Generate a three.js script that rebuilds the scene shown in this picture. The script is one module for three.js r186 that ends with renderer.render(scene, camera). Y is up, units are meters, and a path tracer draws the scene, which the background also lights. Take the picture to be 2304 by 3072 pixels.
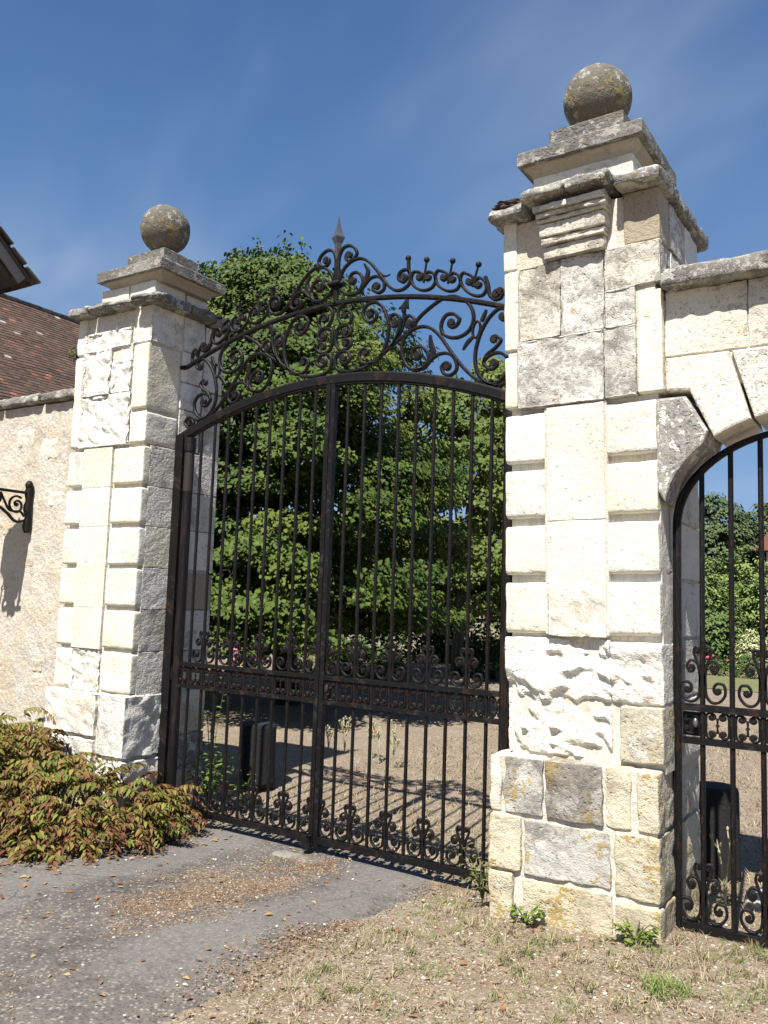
import * as THREE from 'three';
import { ImprovedNoise } from 'three/addons/math/ImprovedNoise.js';
import { mergeGeometries } from 'three/addons/utils/BufferGeometryUtils.js';

// ---------------------------------------------------------------- camera, sky, sun, exposure
const scene = new THREE.Scene();
const renderer = new THREE.WebGLRenderer({ antialias: true });
renderer.setSize(768, 1024);
renderer.toneMapping = THREE.LinearToneMapping;
renderer.toneMappingExposure = 1.9;
renderer.shadowMap.enabled = true;
const camera = new THREE.PerspectiveCamera(61.66, 768 / 1024, 0.05, 1500);
camera.position.set(0, 1.68, 0);
camera.rotation.order = 'YXZ';
const deg = Math.PI / 180;
camera.rotation.set(5.82 * deg, 32.97 * deg, 1.91 * deg);
const SUN = new THREE.Vector3(0.15, 1.6, 1).normalize();
const sun = new THREE.DirectionalLight(new THREE.Color(1, 0.955, 0.88), 5);
sun.position.copy(SUN).multiplyScalar(40).add(new THREE.Vector3(-5, 0, -8));
sun.target.position.set(-5, 0, -8);
sun.castShadow = true;
sun.shadow.mapSize.set(4096, 4096);
Object.assign(sun.shadow.camera, { left: -25, right: 25, top: 25, bottom: -25, near: 1, far: 90 });
scene.add(sun, sun.target);

// ---------------------------------------------------------------- random numbers and noise
function rng(a) { return () => { a |= 0; a = (a + 0x6d2b79f5) | 0; let t = Math.imul(a ^ (a >>> 15), 1 | a); t = (t + Math.imul(t ^ (t >>> 7), 61 | t)) ^ t; return ((t ^ (t >>> 14)) >>> 0) / 4294967296; }; }
const PN = new ImprovedNoise();
const n3 = (x, y, z) => PN.noise(x, y, z);
const fbm3 = (x, y, z, o = 3) => { let s = 0, a = 1, f = 1; for (let i = 0; i < o; i++) { s += a * PN.noise(x * f + i * 7.3, y * f, z * f - i * 3.1); a *= 0.5; f *= 2.03; } return s; };
const PERM = new Uint8Array(512); { const r = rng(91); const p = [...Array(256).keys()]; for (let i = 255; i > 0; i--) { const j = Math.floor(r() * (i + 1)); [p[i], p[j]] = [p[j], p[i]]; } for (let i = 0; i < 512; i++) PERM[i] = p[i & 255]; }
const GX = [], GY = []; for (let i = 0; i < 32; i++) { GX.push(Math.cos(i * Math.PI / 16)); GY.push(Math.sin(i * Math.PI / 16)); }
// gradient noise that repeats after P cells
function pn(x, y, P, s) {
  const xi = Math.floor(x), yi = Math.floor(y), fx = x - xi, fy = y - yi;
  const x0 = ((xi % P) + P) % P, y0 = ((yi % P) + P) % P, x1 = (x0 + 1) % P, y1 = (y0 + 1) % P;
  const h = (a, b) => PERM[(PERM[(a + s * 17) & 255] + b + s) & 511] & 31;
  const u = fx * fx * fx * (fx * (fx * 6 - 15) + 10), v = fy * fy * fy * (fy * (fy * 6 - 15) + 10);
  const a = h(x0, y0), b = h(x1, y0), c = h(x0, y1), d = h(x1, y1);
  const A = GX[a] * fx + GY[a] * fy, B = GX[b] * (fx - 1) + GY[b] * fy, C = GX[c] * fx + GY[c] * (fy - 1), D = GX[d] * (fx - 1) + GY[d] * (fy - 1);
  return ((A + (B - A) * u) + ((C + (D - C) * u) - (A + (B - A) * u)) * v) * 1.5;
}
const pf = (u, v, f, o, s) => { let r = 0, a = 1; for (let i = 0; i < o; i++) { r += a * pn(u * f, v * f, f, s + i * 5); a *= 0.52; f *= 2; } return r; };
// repeating cellular noise: distance to the nearest point and that cell's random number
function cell(u, v, f, s) {
  const x = u * f, y = v * f, xi = Math.floor(x), yi = Math.floor(y); let d = 9, id = 0;
  for (let j = -1; j < 2; j++) for (let i = -1; i < 2; i++) {
    const cx = (((xi + i) % f) + f) % f, cy = (((yi + j) % f) + f) % f, h = PERM[(PERM[(cx + s * 29) & 255] + cy + (cy >> 8) * 57) & 511], h2 = PERM[(h + cx * 3 + 11) & 511];
    const dx = xi + i + 0.15 + 0.7 * h / 255 - x, dy = yi + j + 0.15 + 0.7 * h2 / 255 - y, q = dx * dx + dy * dy;
    if (q < d) { d = q; id = PERM[(h2 + h) & 511] / 255; }
  }
  return [Math.sqrt(d), id];
}
const sat = (x) => Math.min(1, Math.max(0, x)), ss = (a, b, x) => { const t = sat((x - a) / (b - a)); return t * t * (3 - 2 * t); };
const mix = (a, b, t) => [a[0] + (b[0] - a[0]) * t, a[1] + (b[1] - a[1]) * t, a[2] + (b[2] - a[2]) * t];
const lerp = (a, b, t) => a + (b - a) * t;

// a slow field sampled once on a coarse grid over a square, then read off between its points
function field(x0, z0, size, n, fn) {
  const a = new Float32Array((n + 2) * (n + 2)); for (let j = 0; j < n + 2; j++) for (let i = 0; i < n + 2; i++) a[j * (n + 2) + i] = fn(x0 + i * size / n, z0 + j * size / n);
  return (x, z) => { const p = Math.min(n, Math.max(0, (x - x0) / size * n)), q = Math.min(n, Math.max(0, (z - z0) / size * n)), i = Math.floor(p), j = Math.floor(q), k = j * (n + 2) + i, fx = p - i, fz = q - j; return lerp(lerp(a[k], a[k + 1], fx), lerp(a[k + n + 2], a[k + n + 3], fx), fz); };
}

// ---------------------------------------------------------------- sky: clear blue with thin streaks of high cloud
{
  const VEILS = [[-0.297, 0.491, -0.819, 0.012, 0.8], [-0.36, 0.44, -0.82, 0.008, 0.4], [-0.8, 0.3, -0.52, 0.004, 1.0], [-0.13, 0.37, -0.92, 0.008, 0.35], [-0.72, 0.3, -0.63, 0.006, 0.35], [0.35, 0.45, -0.82, 0.03, 0.6], [-0.9, 0.35, 0.2, 0.03, 0.5]];
  const W = 1024, H = 512, data = new Float32Array(W * H * 4);
  for (let j = 0; j < H; j++) {
    const el = ((j + 0.5) / H - 0.5) * Math.PI, y = Math.sin(el);
    for (let i = 0; i < W; i++) {
      const az = ((i + 0.5) / W - 0.5) * 2 * Math.PI, x = Math.cos(az) * Math.cos(el), z = Math.sin(az) * Math.cos(el);
      const e = Math.max(0, y), o = (j * W + i) * 4;
      if (y < 0) { const g = mix([0.15, 0.24, 0.36], [0.1, 0.09, 0.075], ss(0, -0.1, y)); data[o] = g[0]; data[o + 1] = g[1]; data[o + 2] = g[2]; data[o + 3] = 1; continue; }
      let c = mix([0.18, 0.275, 0.41], [0.073, 0.152, 0.3], ss(0, 0.3, e));
      c = mix(c, [0.029, 0.069, 0.176], ss(0.22, 0.75, e));
      const toSun = x * SUN.x + y * SUN.y + z * SUN.z, glow = Math.pow(sat(toSun), 6) * 0.5;
      c = [c[0] + glow * 0.4, c[1] + glow * 0.42, c[2] + glow * 0.45];
      // thin cirrus drawn out along one direction, at a fixed height over the place
      const k = 1 / (e + 0.14), px = x * k, pz = z * k, a = px * 0.86 + pz * 0.5, b = -px * 0.5 + pz * 0.86;
      const warp = fbm3(a * 0.9, b * 0.9, 4, 3);
      const big = fbm3(a * 0.55 + 8.2, b * 0.8 + warp * 0.3, 5.5, 3), fine = fbm3(a * 1.3 + warp, b * 4.2, 9.1, 4), wisp = fbm3(a * 3.5, b * 9, 2.2, 3);
      let veil = 0; for (const [vx, vy, vz, w, k2] of VEILS) { const d = 1 - (x * vx + y * vy + z * vz); veil = Math.max(veil, k2 * Math.exp(-d / w)); }
      const m = sat(0.55 * ss(0.0, 0.9, big + 0.4 * fine + 0.16 * wisp) + veil * (0.75 + 0.5 * fine + 0.3 * wisp)) * ss(0.0, 0.1, e);
      c = mix(c, [0.27, 0.32, 0.39], m * 0.36);
      data[o] = c[0]; data[o + 1] = c[1]; data[o + 2] = c[2]; data[o + 3] = 1;
    }
  }
  const t = new THREE.DataTexture(data, W, H, THREE.RGBAFormat, THREE.FloatType);
  t.mapping = THREE.EquirectangularReflectionMapping; t.magFilter = t.minFilter = THREE.LinearFilter; t.needsUpdate = true;
  scene.background = t; scene.environment = t;
}

// ---------------------------------------------------------------- naming
const used = {};
function numbered(name) { const n = used[name] = (used[name] ?? -1) + 1; return n ? name + '_' + String(n).padStart(3, '0') : name; }
function tag(o, label, category, group, kind) { Object.assign(o.userData, { label, category }); if (group) o.userData.group = group; if (kind) o.userData.kind = kind; return o; }
function thing(name, label, category, [x, y, z] = [0, 0, 0], group) {
  const o = new THREE.Group(); o.name = numbered(name); o.position.set(x, y, z); scene.add(o); tag(o, label, category, group); return o;
}
function part(name, geo, mat, parent, label) {
  if (mat.vertexColors && !geo.attributes.color) geo.setAttribute('color', new THREE.BufferAttribute(new Float32Array(geo.attributes.position.count * 3).fill(1), 3));
  const m = new THREE.Mesh(geo, mat); m.name = name; m.castShadow = m.receiveShadow = true; parent.add(m); if (label) m.userData.label = label; return m;
}
function structure(name, geo, mat, label) { const m = part(numbered(name), geo, mat, scene); m.userData.kind = 'structure'; if (label) m.userData.label = label; return m; }
function instanced(name, geo, mat, list, parent, stuff = true) {   // list of [Matrix4, Color]
  const m = new THREE.InstancedMesh(geo, mat, list.length); m.name = name; m.castShadow = m.receiveShadow = true;
  list.forEach(([a, c], i) => { m.setMatrixAt(i, a); if (c) m.setColorAt(i, c); });
  if (stuff) m.userData.kind = 'stuff'; parent.add(m); return m;
}

// ---------------------------------------------------------------- textures
const toS = (x) => { x = sat(x); return x <= 0.0031308 ? x * 12.92 : 1.055 * Math.pow(x, 1 / 2.4) - 0.055; };
// fn(u, v) gives [r, g, b, height] with linear colours; two textures come back: colour and height
function texture(n, fn, repeat = true) {
  const a = new Uint8Array(n * n * 4), b = new Uint8Array(n * n * 4);
  for (let j = 0; j < n; j++) for (let i = 0; i < n; i++) {
    const c = fn((i + 0.5) / n, (j + 0.5) / n), o = (j * n + i) * 4;
    a[o] = toS(c[0]) * 255; a[o + 1] = toS(c[1]) * 255; a[o + 2] = toS(c[2]) * 255; a[o + 3] = 255;
    b[o] = b[o + 1] = b[o + 2] = sat(c[3] ?? 0.5) * 255; b[o + 3] = 255;
  }
  const make = (d, srgb) => { const t = new THREE.DataTexture(d, n, n); t.magFilter = THREE.LinearFilter; t.minFilter = THREE.LinearMipmapLinearFilter; t.generateMipmaps = true; t.wrapS = t.wrapT = repeat ? THREE.RepeatWrapping : THREE.ClampToEdgeWrapping; if (srgb) t.colorSpace = THREE.SRGBColorSpace; t.needsUpdate = true; return t; };
  return { map: make(a, true), bump: make(b, false) };
}
const TILE = 1.6;   // metres covered by one repeat of a stone texture
function stoneTexture(o) {
  return texture(768, (u, v) => {
    const big = pf(u, v, 3, 4, 1 + o.s), mid = pf(u, v, 11, 4, 2 + o.s), fine = pf(u, v, 60, 3, 3 + o.s), grain = pf(u, v, 220, 2, 4 + o.s);
    let c = mix(o.base, o.warm, ss(-0.5, 0.8, big + 0.4 * mid));
    let k = 1 + 0.10 * fine + 0.09 * grain + 0.07 * mid; c = [c[0] * k, c[1] * k, c[2] * k];
    let h = 0.55 + 0.16 * fine + 0.12 * grain + 0.1 * mid;
    const [pd, pid] = cell(u + 0.012 * mid, v + 0.008 * fine, 58, 5 + o.s), pit = ss(0.2 + 0.16 * mid + 0.1 * big, 0.06, pd + 0.12 * fine) * (pid > 1 - o.pits * (1 + 1.5 * big) ? 1 : 0);            // small solution holes
    h -= 0.4 * pit; c = mix(c, [c[0] * 0.7, c[1] * 0.66, c[2] * 0.6], 0.4 * pit);
    // grey black crust in ragged patches
    const cr = ss(o.crust, o.crust + 0.28, big * 0.6 + mid * 0.62 + fine * 0.72 + 0.45 * grain) * o.crustMax;
    const dark = mix([0.085, 0.083, 0.08], [0.2, 0.195, 0.185], sat(0.5 + fine + 0.6 * grain));
    c = mix(c, dark, cr); h -= cr * 0.08;
    // pale and yellow lichen discs
    const [ld, lid] = o.white ? cell(u + 0.014 * fine + 0.01 * mid, v + 0.012 * mid - 0.01 * fine, 34, 12 + o.s) : [1, 1], li = ss(0.42 * lid / (o.white + 0.01), 0.1, ld + 0.3 * fine + 0.15 * grain) * (lid < o.white ? 1 : 0);
    c = mix(c, [0.5, 0.5, 0.46], li * 0.75); h += li * 0.1;
    const ye = o.yellow > 1.5 ? 0 : ss(o.yellow, o.yellow + 0.2, pf(u, v, 7, 3, 31 + o.s) + 0.7 * fine + 0.3 * grain) * 0.85;
    c = mix(c, mix([0.38, 0.29, 0.1], [0.32, 0.22, 0.07], sat(0.5 + mid)), ye); h += ye * 0.08;
    c.push(h); return c;
  });
}
const S_PALE = stoneTexture({ s: 0, base: [0.665, 0.65, 0.59], warm: [0.64, 0.6, 0.5], pits: 0.14, crust: 0.86, crustMax: 0.5, white: 0, yellow: 2 });
const S_ROUGH = stoneTexture({ s: 9, base: [0.665, 0.65, 0.6], warm: [0.61, 0.58, 0.5], pits: 0.2, crust: 0.5, crustMax: 0.6, white: 0.1, yellow: 1.05 });
const S_GREY = stoneTexture({ s: 3, base: [0.56, 0.545, 0.5], warm: [0.52, 0.485, 0.42], pits: 0.2, crust: 0.06, crustMax: 0.66, white: 0.16, yellow: 1.12 });
const S_CAP = stoneTexture({ s: 6, base: [0.36, 0.35, 0.32], warm: [0.3, 0.27, 0.22], pits: 0.3, crust: -0.42, crustMax: 0.92, white: 0.4, yellow: 0.86 });
const S_OCHRE = stoneTexture({ s: 14, base: [0.52, 0.49, 0.415], warm: [0.46, 0.41, 0.31], pits: 0.2, crust: 0.3, crustMax: 0.5, white: 0.2, yellow: 0.5 });
const S_BALL = stoneTexture({ s: 21, base: [0.2, 0.185, 0.15], warm: [0.15, 0.125, 0.08], pits: 0.3, crust: -0.2, crustMax: 0.88, white: 0.3, yellow: 0.58 });
const S_BLOTCH = stoneTexture({ s: 27, base: [0.42, 0.405, 0.37], warm: [0.4, 0.36, 0.28], pits: 0.25, crust: -0.02, crustMax: 0.7, white: 0.34, yellow: 0.5 });
const S_RENDER = texture(768, (u, v) => {
  const big = pf(u, v, 3, 4, 41), mid = pf(u, v, 10, 4, 42), fine = pf(u, v, 48, 3, 43), grain = pf(u, v, 200, 2, 44);
  let c = mix([0.52, 0.475, 0.405], [0.49, 0.42, 0.325], ss(-0.5, 0.7, big + 0.3 * mid));
  c = mix(c, [0.5, 0.48, 0.44], ss(0.2, 0.8, pf(u, v, 4, 3, 47) + 0.4 * fine) * 0.7);
  const k = 1 + 0.13 * fine + 0.13 * grain + 0.08 * mid; c = c.map((x) => x * k);
  const [d, id] = cell(u + 0.01 * mid, v + 0.01 * fine, 13, 45), st = ss(0.42, 0.33, d + 0.2 * fine) * (id > 0.8 ? 1 : 0);
  c = mix(c, id > 0.92 ? [0.54, 0.51, 0.45] : [0.43, 0.36, 0.27], st * 0.5);
  const crack = ss(0.035, 0.0, Math.abs(mid * 0.6 + 0.3 * fine)) * ss(0.15, 0.5, big);
  c = mix(c, c.map((x) => x * 0.55), crack * 0.6);
  return [...c, 0.5 + 0.2 * fine + 0.16 * grain + 0.18 * mid + 0.12 * st - 0.3 * crack];
});
// old black paint with a little rust and dust in it
const S_IRON = texture(256, (u, v) => { const a = pf(u, v, 6, 4, 71), b = pf(u, v, 30, 3, 72), r = ss(0.35, 0.75, a + 0.5 * b) * 0.8, d = ss(0.3, 0.9, pf(u, v, 9, 3, 73) + 0.4 * b) * 0.5; let c = mix([0.0062, 0.006, 0.0064], [0.03, 0.014, 0.009], r); c = mix(c, [0.035, 0.032, 0.03], d); return [...c, 0.5 + 0.3 * b + 0.2 * a]; });
const stoneMat = (t, tint = [1, 1, 1], bump = 0.006) => new THREE.MeshStandardMaterial({ map: t.map, bumpMap: t.bump, bumpScale: bump, roughness: 0.93, color: new THREE.Color().setRGB(...tint), vertexColors: true });
const M = {
  pale: [stoneMat(S_PALE), stoneMat(S_PALE, [0.96, 0.955, 0.93]), stoneMat(S_PALE, [1, 0.97, 0.89]), stoneMat(S_PALE, [0.93, 0.93, 0.92])],
  blotch: stoneMat(S_BLOTCH, [1, 1, 1], 0.01), dark: stoneMat(S_BLOTCH, [0.72, 0.7, 0.7], 0.011), sand: stoneMat(S_OCHRE, [0.99, 0.95, 0.84], 0.01), beige: stoneMat(S_OCHRE, [1, 0.97, 0.88], 0.01), flaked: stoneMat(S_PALE, [1.04, 1.04, 1.04], 0.009), rough: [stoneMat(S_ROUGH, [1, 1, 1], 0.009), stoneMat(S_ROUGH, [1, 0.97, 0.92], 0.009)],
  grey: [stoneMat(S_GREY, [1, 1, 1], 0.009), stoneMat(S_GREY, [0.9, 0.89, 0.87], 0.009), stoneMat(S_GREY, [1, 0.97, 0.9], 0.009)],
  shade: [stoneMat(S_ROUGH, [1, 0.99, 0.97], 0.012), stoneMat(S_GREY, [1, 0.98, 0.95], 0.012), stoneMat(S_ROUGH, [0.97, 0.97, 0.97], 0.012), stoneMat(S_PALE, [1, 0.98, 0.94], 0.012)],
  cap: [stoneMat(S_CAP, [0.7, 0.69, 0.66], 0.011), stoneMat(S_CAP, [0.85, 0.84, 0.8], 0.011), stoneMat(S_CAP, [0.62, 0.61, 0.58], 0.011)],
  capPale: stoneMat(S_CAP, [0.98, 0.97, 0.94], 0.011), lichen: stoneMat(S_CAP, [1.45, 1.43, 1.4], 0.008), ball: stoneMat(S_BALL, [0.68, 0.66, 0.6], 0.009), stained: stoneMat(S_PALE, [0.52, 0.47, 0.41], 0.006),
  ochre: [stoneMat(S_OCHRE, [1, 1, 1], 0.009), stoneMat(S_OCHRE, [1.02, 1, 0.93], 0.009), stoneMat(S_CAP, [1.05, 1.03, 1.02], 0.009), stoneMat(S_OCHRE, [1.05, 1.06, 1.05], 0.009)],
  brown: stoneMat(S_PALE, [0.5, 0.445, 0.375], 0.009), mortar: stoneMat(S_RENDER, [1.12, 1.16, 1.18], 0.006),
  render: stoneMat(S_RENDER, [1, 1, 1], 0.011), rubble: [stoneMat(S_ROUGH, [1, 0.96, 0.88], 0.009), stoneMat(S_RENDER, [0.97, 0.9, 0.8], 0.009)],
  iron: new THREE.MeshPhysicalMaterial({ map: S_IRON.map, bumpMap: S_IRON.bump, bumpScale: 0.0015, roughness: 0.52, specularIntensity: 0.45 }),
  steel: new THREE.MeshStandardMaterial({ color: new THREE.Color().setRGB(0.2, 0.2, 0.21), roughness: 0.4, metalness: 0.75 }),
  rust: new THREE.MeshStandardMaterial({ color: new THREE.Color().setRGB(0.02, 0.011, 0.009), roughness: 0.75 }),
};

// ---------------------------------------------------------------- stone blocks: rounded, uneven boxes
function ticks(L, step, r) {
  const a = [0, r * 0.4, r], n = Math.max(1, Math.round((L - 2 * r) / step));
  for (let i = 1; i < n; i++) a.push(r + (L - 2 * r) * i / n);
  a.push(L - r, L - r * 0.4, L); return a.map((x) => x - L / 2);
}
function smoothNormals(pos, index) {
  const N = pos.length / 3, key = new Map(), id = new Int32Array(N), acc = [];
  let m0 = Infinity, m1 = Infinity, m2 = Infinity; for (let i = 0; i < N; i++) { m0 = Math.min(m0, pos[i * 3]); m1 = Math.min(m1, pos[i * 3 + 1]); m2 = Math.min(m2, pos[i * 3 + 2]); }
  for (let i = 0; i < N; i++) { const k = (Math.round((pos[i * 3] - m0) * 1e4) * 131072 + Math.round((pos[i * 3 + 1] - m1) * 1e4)) * 131072 + Math.round((pos[i * 3 + 2] - m2) * 1e4); let q = key.get(k); if (q === undefined) { q = acc.length; key.set(k, q); acc.push([0, 0, 0]); } id[i] = q; }
  for (let t = 0; t < index.length; t += 3) {
    const [a, b, c] = [index[t] * 3, index[t + 1] * 3, index[t + 2] * 3];
    const ux = pos[b] - pos[a], uy = pos[b + 1] - pos[a + 1], uz = pos[b + 2] - pos[a + 2], vx = pos[c] - pos[a], vy = pos[c + 1] - pos[a + 1], vz = pos[c + 2] - pos[a + 2];
    const n = [uy * vz - uz * vy, uz * vx - ux * vz, ux * vy - uy * vx];
    for (const q of [index[t], index[t + 1], index[t + 2]]) { const m = acc[id[q]]; m[0] += n[0]; m[1] += n[1]; m[2] += n[2]; }
  }
  const out = new Float32Array(N * 3);
  for (let i = 0; i < N; i++) { const m = acc[id[i]], l = Math.hypot(...m) || 1; out[i * 3] = m[0] / l; out[i * 3 + 1] = m[1] / l; out[i * 3 + 2] = m[2] / l; }
  return out;
}
let blockSeed = 1; const STAIN = -0.52;
// o: r edge radius, step grid, amp and freq of the unevenness, carve(x, y, z, n) metres taken off, bend([x,y,z]) moves a point, faces to build
function block(x0, x1, y0, y1, z0, z1, o = {}) {
  const w = x1 - x0, h = y1 - y0, d = z1 - z0, r = Math.min(o.r ?? 0.012, w * 0.45, h * 0.45, d * 0.45), step = o.step ?? 0.07, amp = o.amp ?? 0.004, fr = o.freq ?? 9;
  const c = [(x0 + x1) / 2, (y0 + y1) / 2, (z0 + z1) / 2], H = [w / 2, h / 2, d / 2], ry = o.ry ? Math.min(o.ry, h * 0.45) : r, RR = [r, ry, o.rz ?? Math.max(r, ry)], T = [ticks(w, step, RR[0]), ticks(h, step, RR[1]), ticks(d, step, RR[2])];
  const pos = [], uv = [], colr = [], index = [], R = rng(1000 + blockSeed++), ou = R(), ov = R(), jx = o.jitter ?? 0.002, e = [R(), R(), R(), R()].map((v) => (v - 0.5) * 2 * jx);
  for (const f of (o.faces ?? ['+z', '-z', '+x', '-x', '+y', '-y'])) {
    const ax = 'xyz'.indexOf(f[1]), s = f[0] === '+' ? 1 : -1, [ia, ib] = [[1, 2], [2, 0], [0, 1]][ax], A = T[ia], B = T[ib], base = pos.length / 3;
    for (const b of B) for (const a of A) {
      const p = [0, 0, 0]; p[ax] = s * H[ax]; p[ia] = a; p[ib] = b;
      const q = p.map((v, i) => Math.max(-H[i] + RR[i], Math.min(H[i] - RR[i], v))), n = p.map((v, i) => (v - q[i]) / RR[i]), l = Math.hypot(...n) || 1;
      for (let i = 0; i < 3; i++) { n[i] /= l; p[i] = q[i] + n[i] * RR[i] + c[i]; }
      let off = amp * (fbm3(p[0] * fr + 11, p[1] * fr + blockSeed * 0.37, p[2] * fr, 3) - 0.15); if (o.carve) off -= o.carve(p[0], p[1], p[2], n);
      for (let i = 0; i < 3; i++) p[i] += n[i] * off;
      p[2] += e[0] + (p[0] - c[0]) / w * e[1] * 2 + (p[1] - c[1]) / h * e[2] * 2;
      if (o.bend) o.bend(p);
      pos.push(...p);
      // grey crust that runs over the joints: patches of the same lichen on neighbouring stones
      const st = sat((fbm3(p[0] * 3.1 + 5, p[1] * 2.3, p[2] * 3.1, 3) + 0.7 * fbm3(p[0] * 17, p[1] * 15, p[2] * 17, 2) + (o.stain ?? STAIN)) * 2.6) * 0.24; colr.push(1 - st, 1 - st * 1.005, 1 - st * 0.98);
      const [u, v] = ax === 2 ? [p[0], p[1]] : ax === 0 ? [p[2], p[1]] : [p[0], p[2]];
      uv.push(u / TILE + ou, v / TILE + ov);
    }
    const na = A.length;
    for (let j = 0; j < B.length - 1; j++) for (let i = 0; i < na - 1; i++) { const k = base + j * na + i; s > 0 ? index.push(k, k + 1, k + na, k + 1, k + na + 1, k + na) : index.push(k, k + na, k + 1, k + 1, k + na, k + na + 1); }
  }
  const g = new THREE.BufferGeometry(); g.setAttribute('position', new THREE.Float32BufferAttribute(pos, 3)); g.setAttribute('uv', new THREE.Float32BufferAttribute(uv, 2)); g.setAttribute('color', new THREE.Float32BufferAttribute(colr, 3));
  g.setIndex(index); g.setAttribute('normal', new THREE.BufferAttribute(smoothNormals(pos, index), 3)); return g;
}
// adds a block given in the coordinates of the place to a thing whose origin is elsewhere
function stone(t, name, b, mat, o, label) { if (o?.grow) b = [b[0] - o.grow, b[1] + o.grow, b[2] - o.grow, b[3] + o.grow, b[4], b[5]]; const g = block(...b, o); const q = t.userData.origin ?? [0, 0, 0]; g.translate(-q[0], -q[1], -q[2]); return part(name, g, mat, t, label); }
const pick = (list, i) => list[i % list.length];
// a prism of a flat outline (x, y), between z0 and z1, with chamfered edges; uv in metres
function slab(pts, z0, z1, bevel = 0.012) {
  const s = new THREE.Shape(pts.map(([x, y]) => new THREE.Vector2(x, y)));
  const g = new THREE.ExtrudeGeometry(s, { depth: z1 - z0 - 2 * bevel, bevelEnabled: bevel > 0, bevelThickness: bevel, bevelSize: bevel, bevelOffset: -bevel, bevelSegments: 2, curveSegments: 8 });
  g.translate(0, 0, z0 + bevel); const u = g.attributes.uv, R = rng(77 + blockSeed++), a = R(), b = R(); for (let i = 0; i < u.count; i++) u.setXY(i, u.getX(i) / TILE + a, u.getY(i) / TILE + b); return g;
}

// ---------------------------------------------------------------- ground
function groundY(x, z) {
  let y = -0.075 * ss(-5.5, -4.8, x) * ss(-1.95, -2.4, x) * ss(-10, -7, z) * ss(-3.4, -4.5, z);          // worn dip under the carriage gate
  y += 0.055 * ss(-1.7, -1.1, x) * ss(-6, -4.8, z) * ss(-2.6, -4.2, z);
  y += 0.012 * fbm3(x * 1.1, 0.4, z * 1.1, 3) * ss(40, 6, Math.hypot(x, z));
  return y;
}
const asphaltEdge = (z) => -2.5 - 0.05 * ss(-3, -3.6, z) + 0.07 * fbm3(2.2, z * 2.3, 0.7, 3) - 0.35 * ss(-4.75, -5.15, z) + 0.06 * ss(-3.2, -2.2, z);
const asphaltLeft = (z) => -4.75 - 0.28 * (z + 4.6) * ss(-4.7, -3.4, z) + 0.06 * fbm3(8.2, z * 2.1, 0.2, 3);
const M_SOIL = (() => {
  const t = texture(896, (u, v) => {
    const big = pf(u, v, 4, 4, 51), mid = pf(u, v, 16, 3, 52), fine = pf(u, v, 90, 3, 53), gr = pf(u, v, 250, 2, 54);
    const [d, id] = cell(u, v, 110, 55), [d2, id2] = cell(u + 0.004 * fine, v, 44, 56);
    let c = mix([0.17, 0.126, 0.085], [0.22, 0.178, 0.13], sat(0.5 + 0.6 * big + 0.4 * mid));
    c = mix(c, [0.14, 0.098, 0.058], ss(0.1, 0.9, mid + 0.5 * fine) * 0.6);
    const k = 1 + 0.26 * fine + 0.22 * gr; c = c.map((x) => x * k);
    const st = ss(0.4, 0.3, d) * (id > 0.7 ? 1 : 0), st2 = ss(0.36, 0.3, d2) * (id2 > 0.88 ? 1 : 0);
    c = mix(c, id > 0.88 ? [0.42, 0.39, 0.33] : [0.22, 0.18, 0.145], st * 0.8); c = mix(c, [0.32, 0.28, 0.23], st2 * 0.8);
    return [...c, 0.45 + 0.2 * fine + 0.15 * gr + 0.12 * mid + 0.2 * st + 0.25 * st2];
  });
  return new THREE.MeshStandardMaterial({ map: t.map, bumpMap: t.bump, bumpScale: 0.008, roughness: 1 });
})();
function groundSheet(xs, zs, yOf, uvOf, keep) {
  const pos = [], uv = [], index = [], nx = xs.length;
  for (const z of zs) for (const x of xs) { pos.push(x, yOf(x, z), z); uv.push(...uvOf(x, z)); }
  for (let j = 0; j < zs.length - 1; j++) for (let i = 0; i < nx - 1; i++) { if (keep && !keep((xs[i] + xs[i + 1]) / 2, (zs[j] + zs[j + 1]) / 2)) continue; const k = j * nx + i; index.push(k, k + nx, k + 1, k + 1, k + nx, k + nx + 1); }
  const g = new THREE.BufferGeometry(); g.setAttribute('position', new THREE.Float32BufferAttribute(pos, 3)); g.setAttribute('uv', new THREE.Float32BufferAttribute(uv, 2)); g.setIndex(index); g.computeVertexNormals(); return g;
}
const steps = (a, b, n) => Array.from({ length: n + 1 }, (_, i) => a + (b - a) * i / n);
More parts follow.
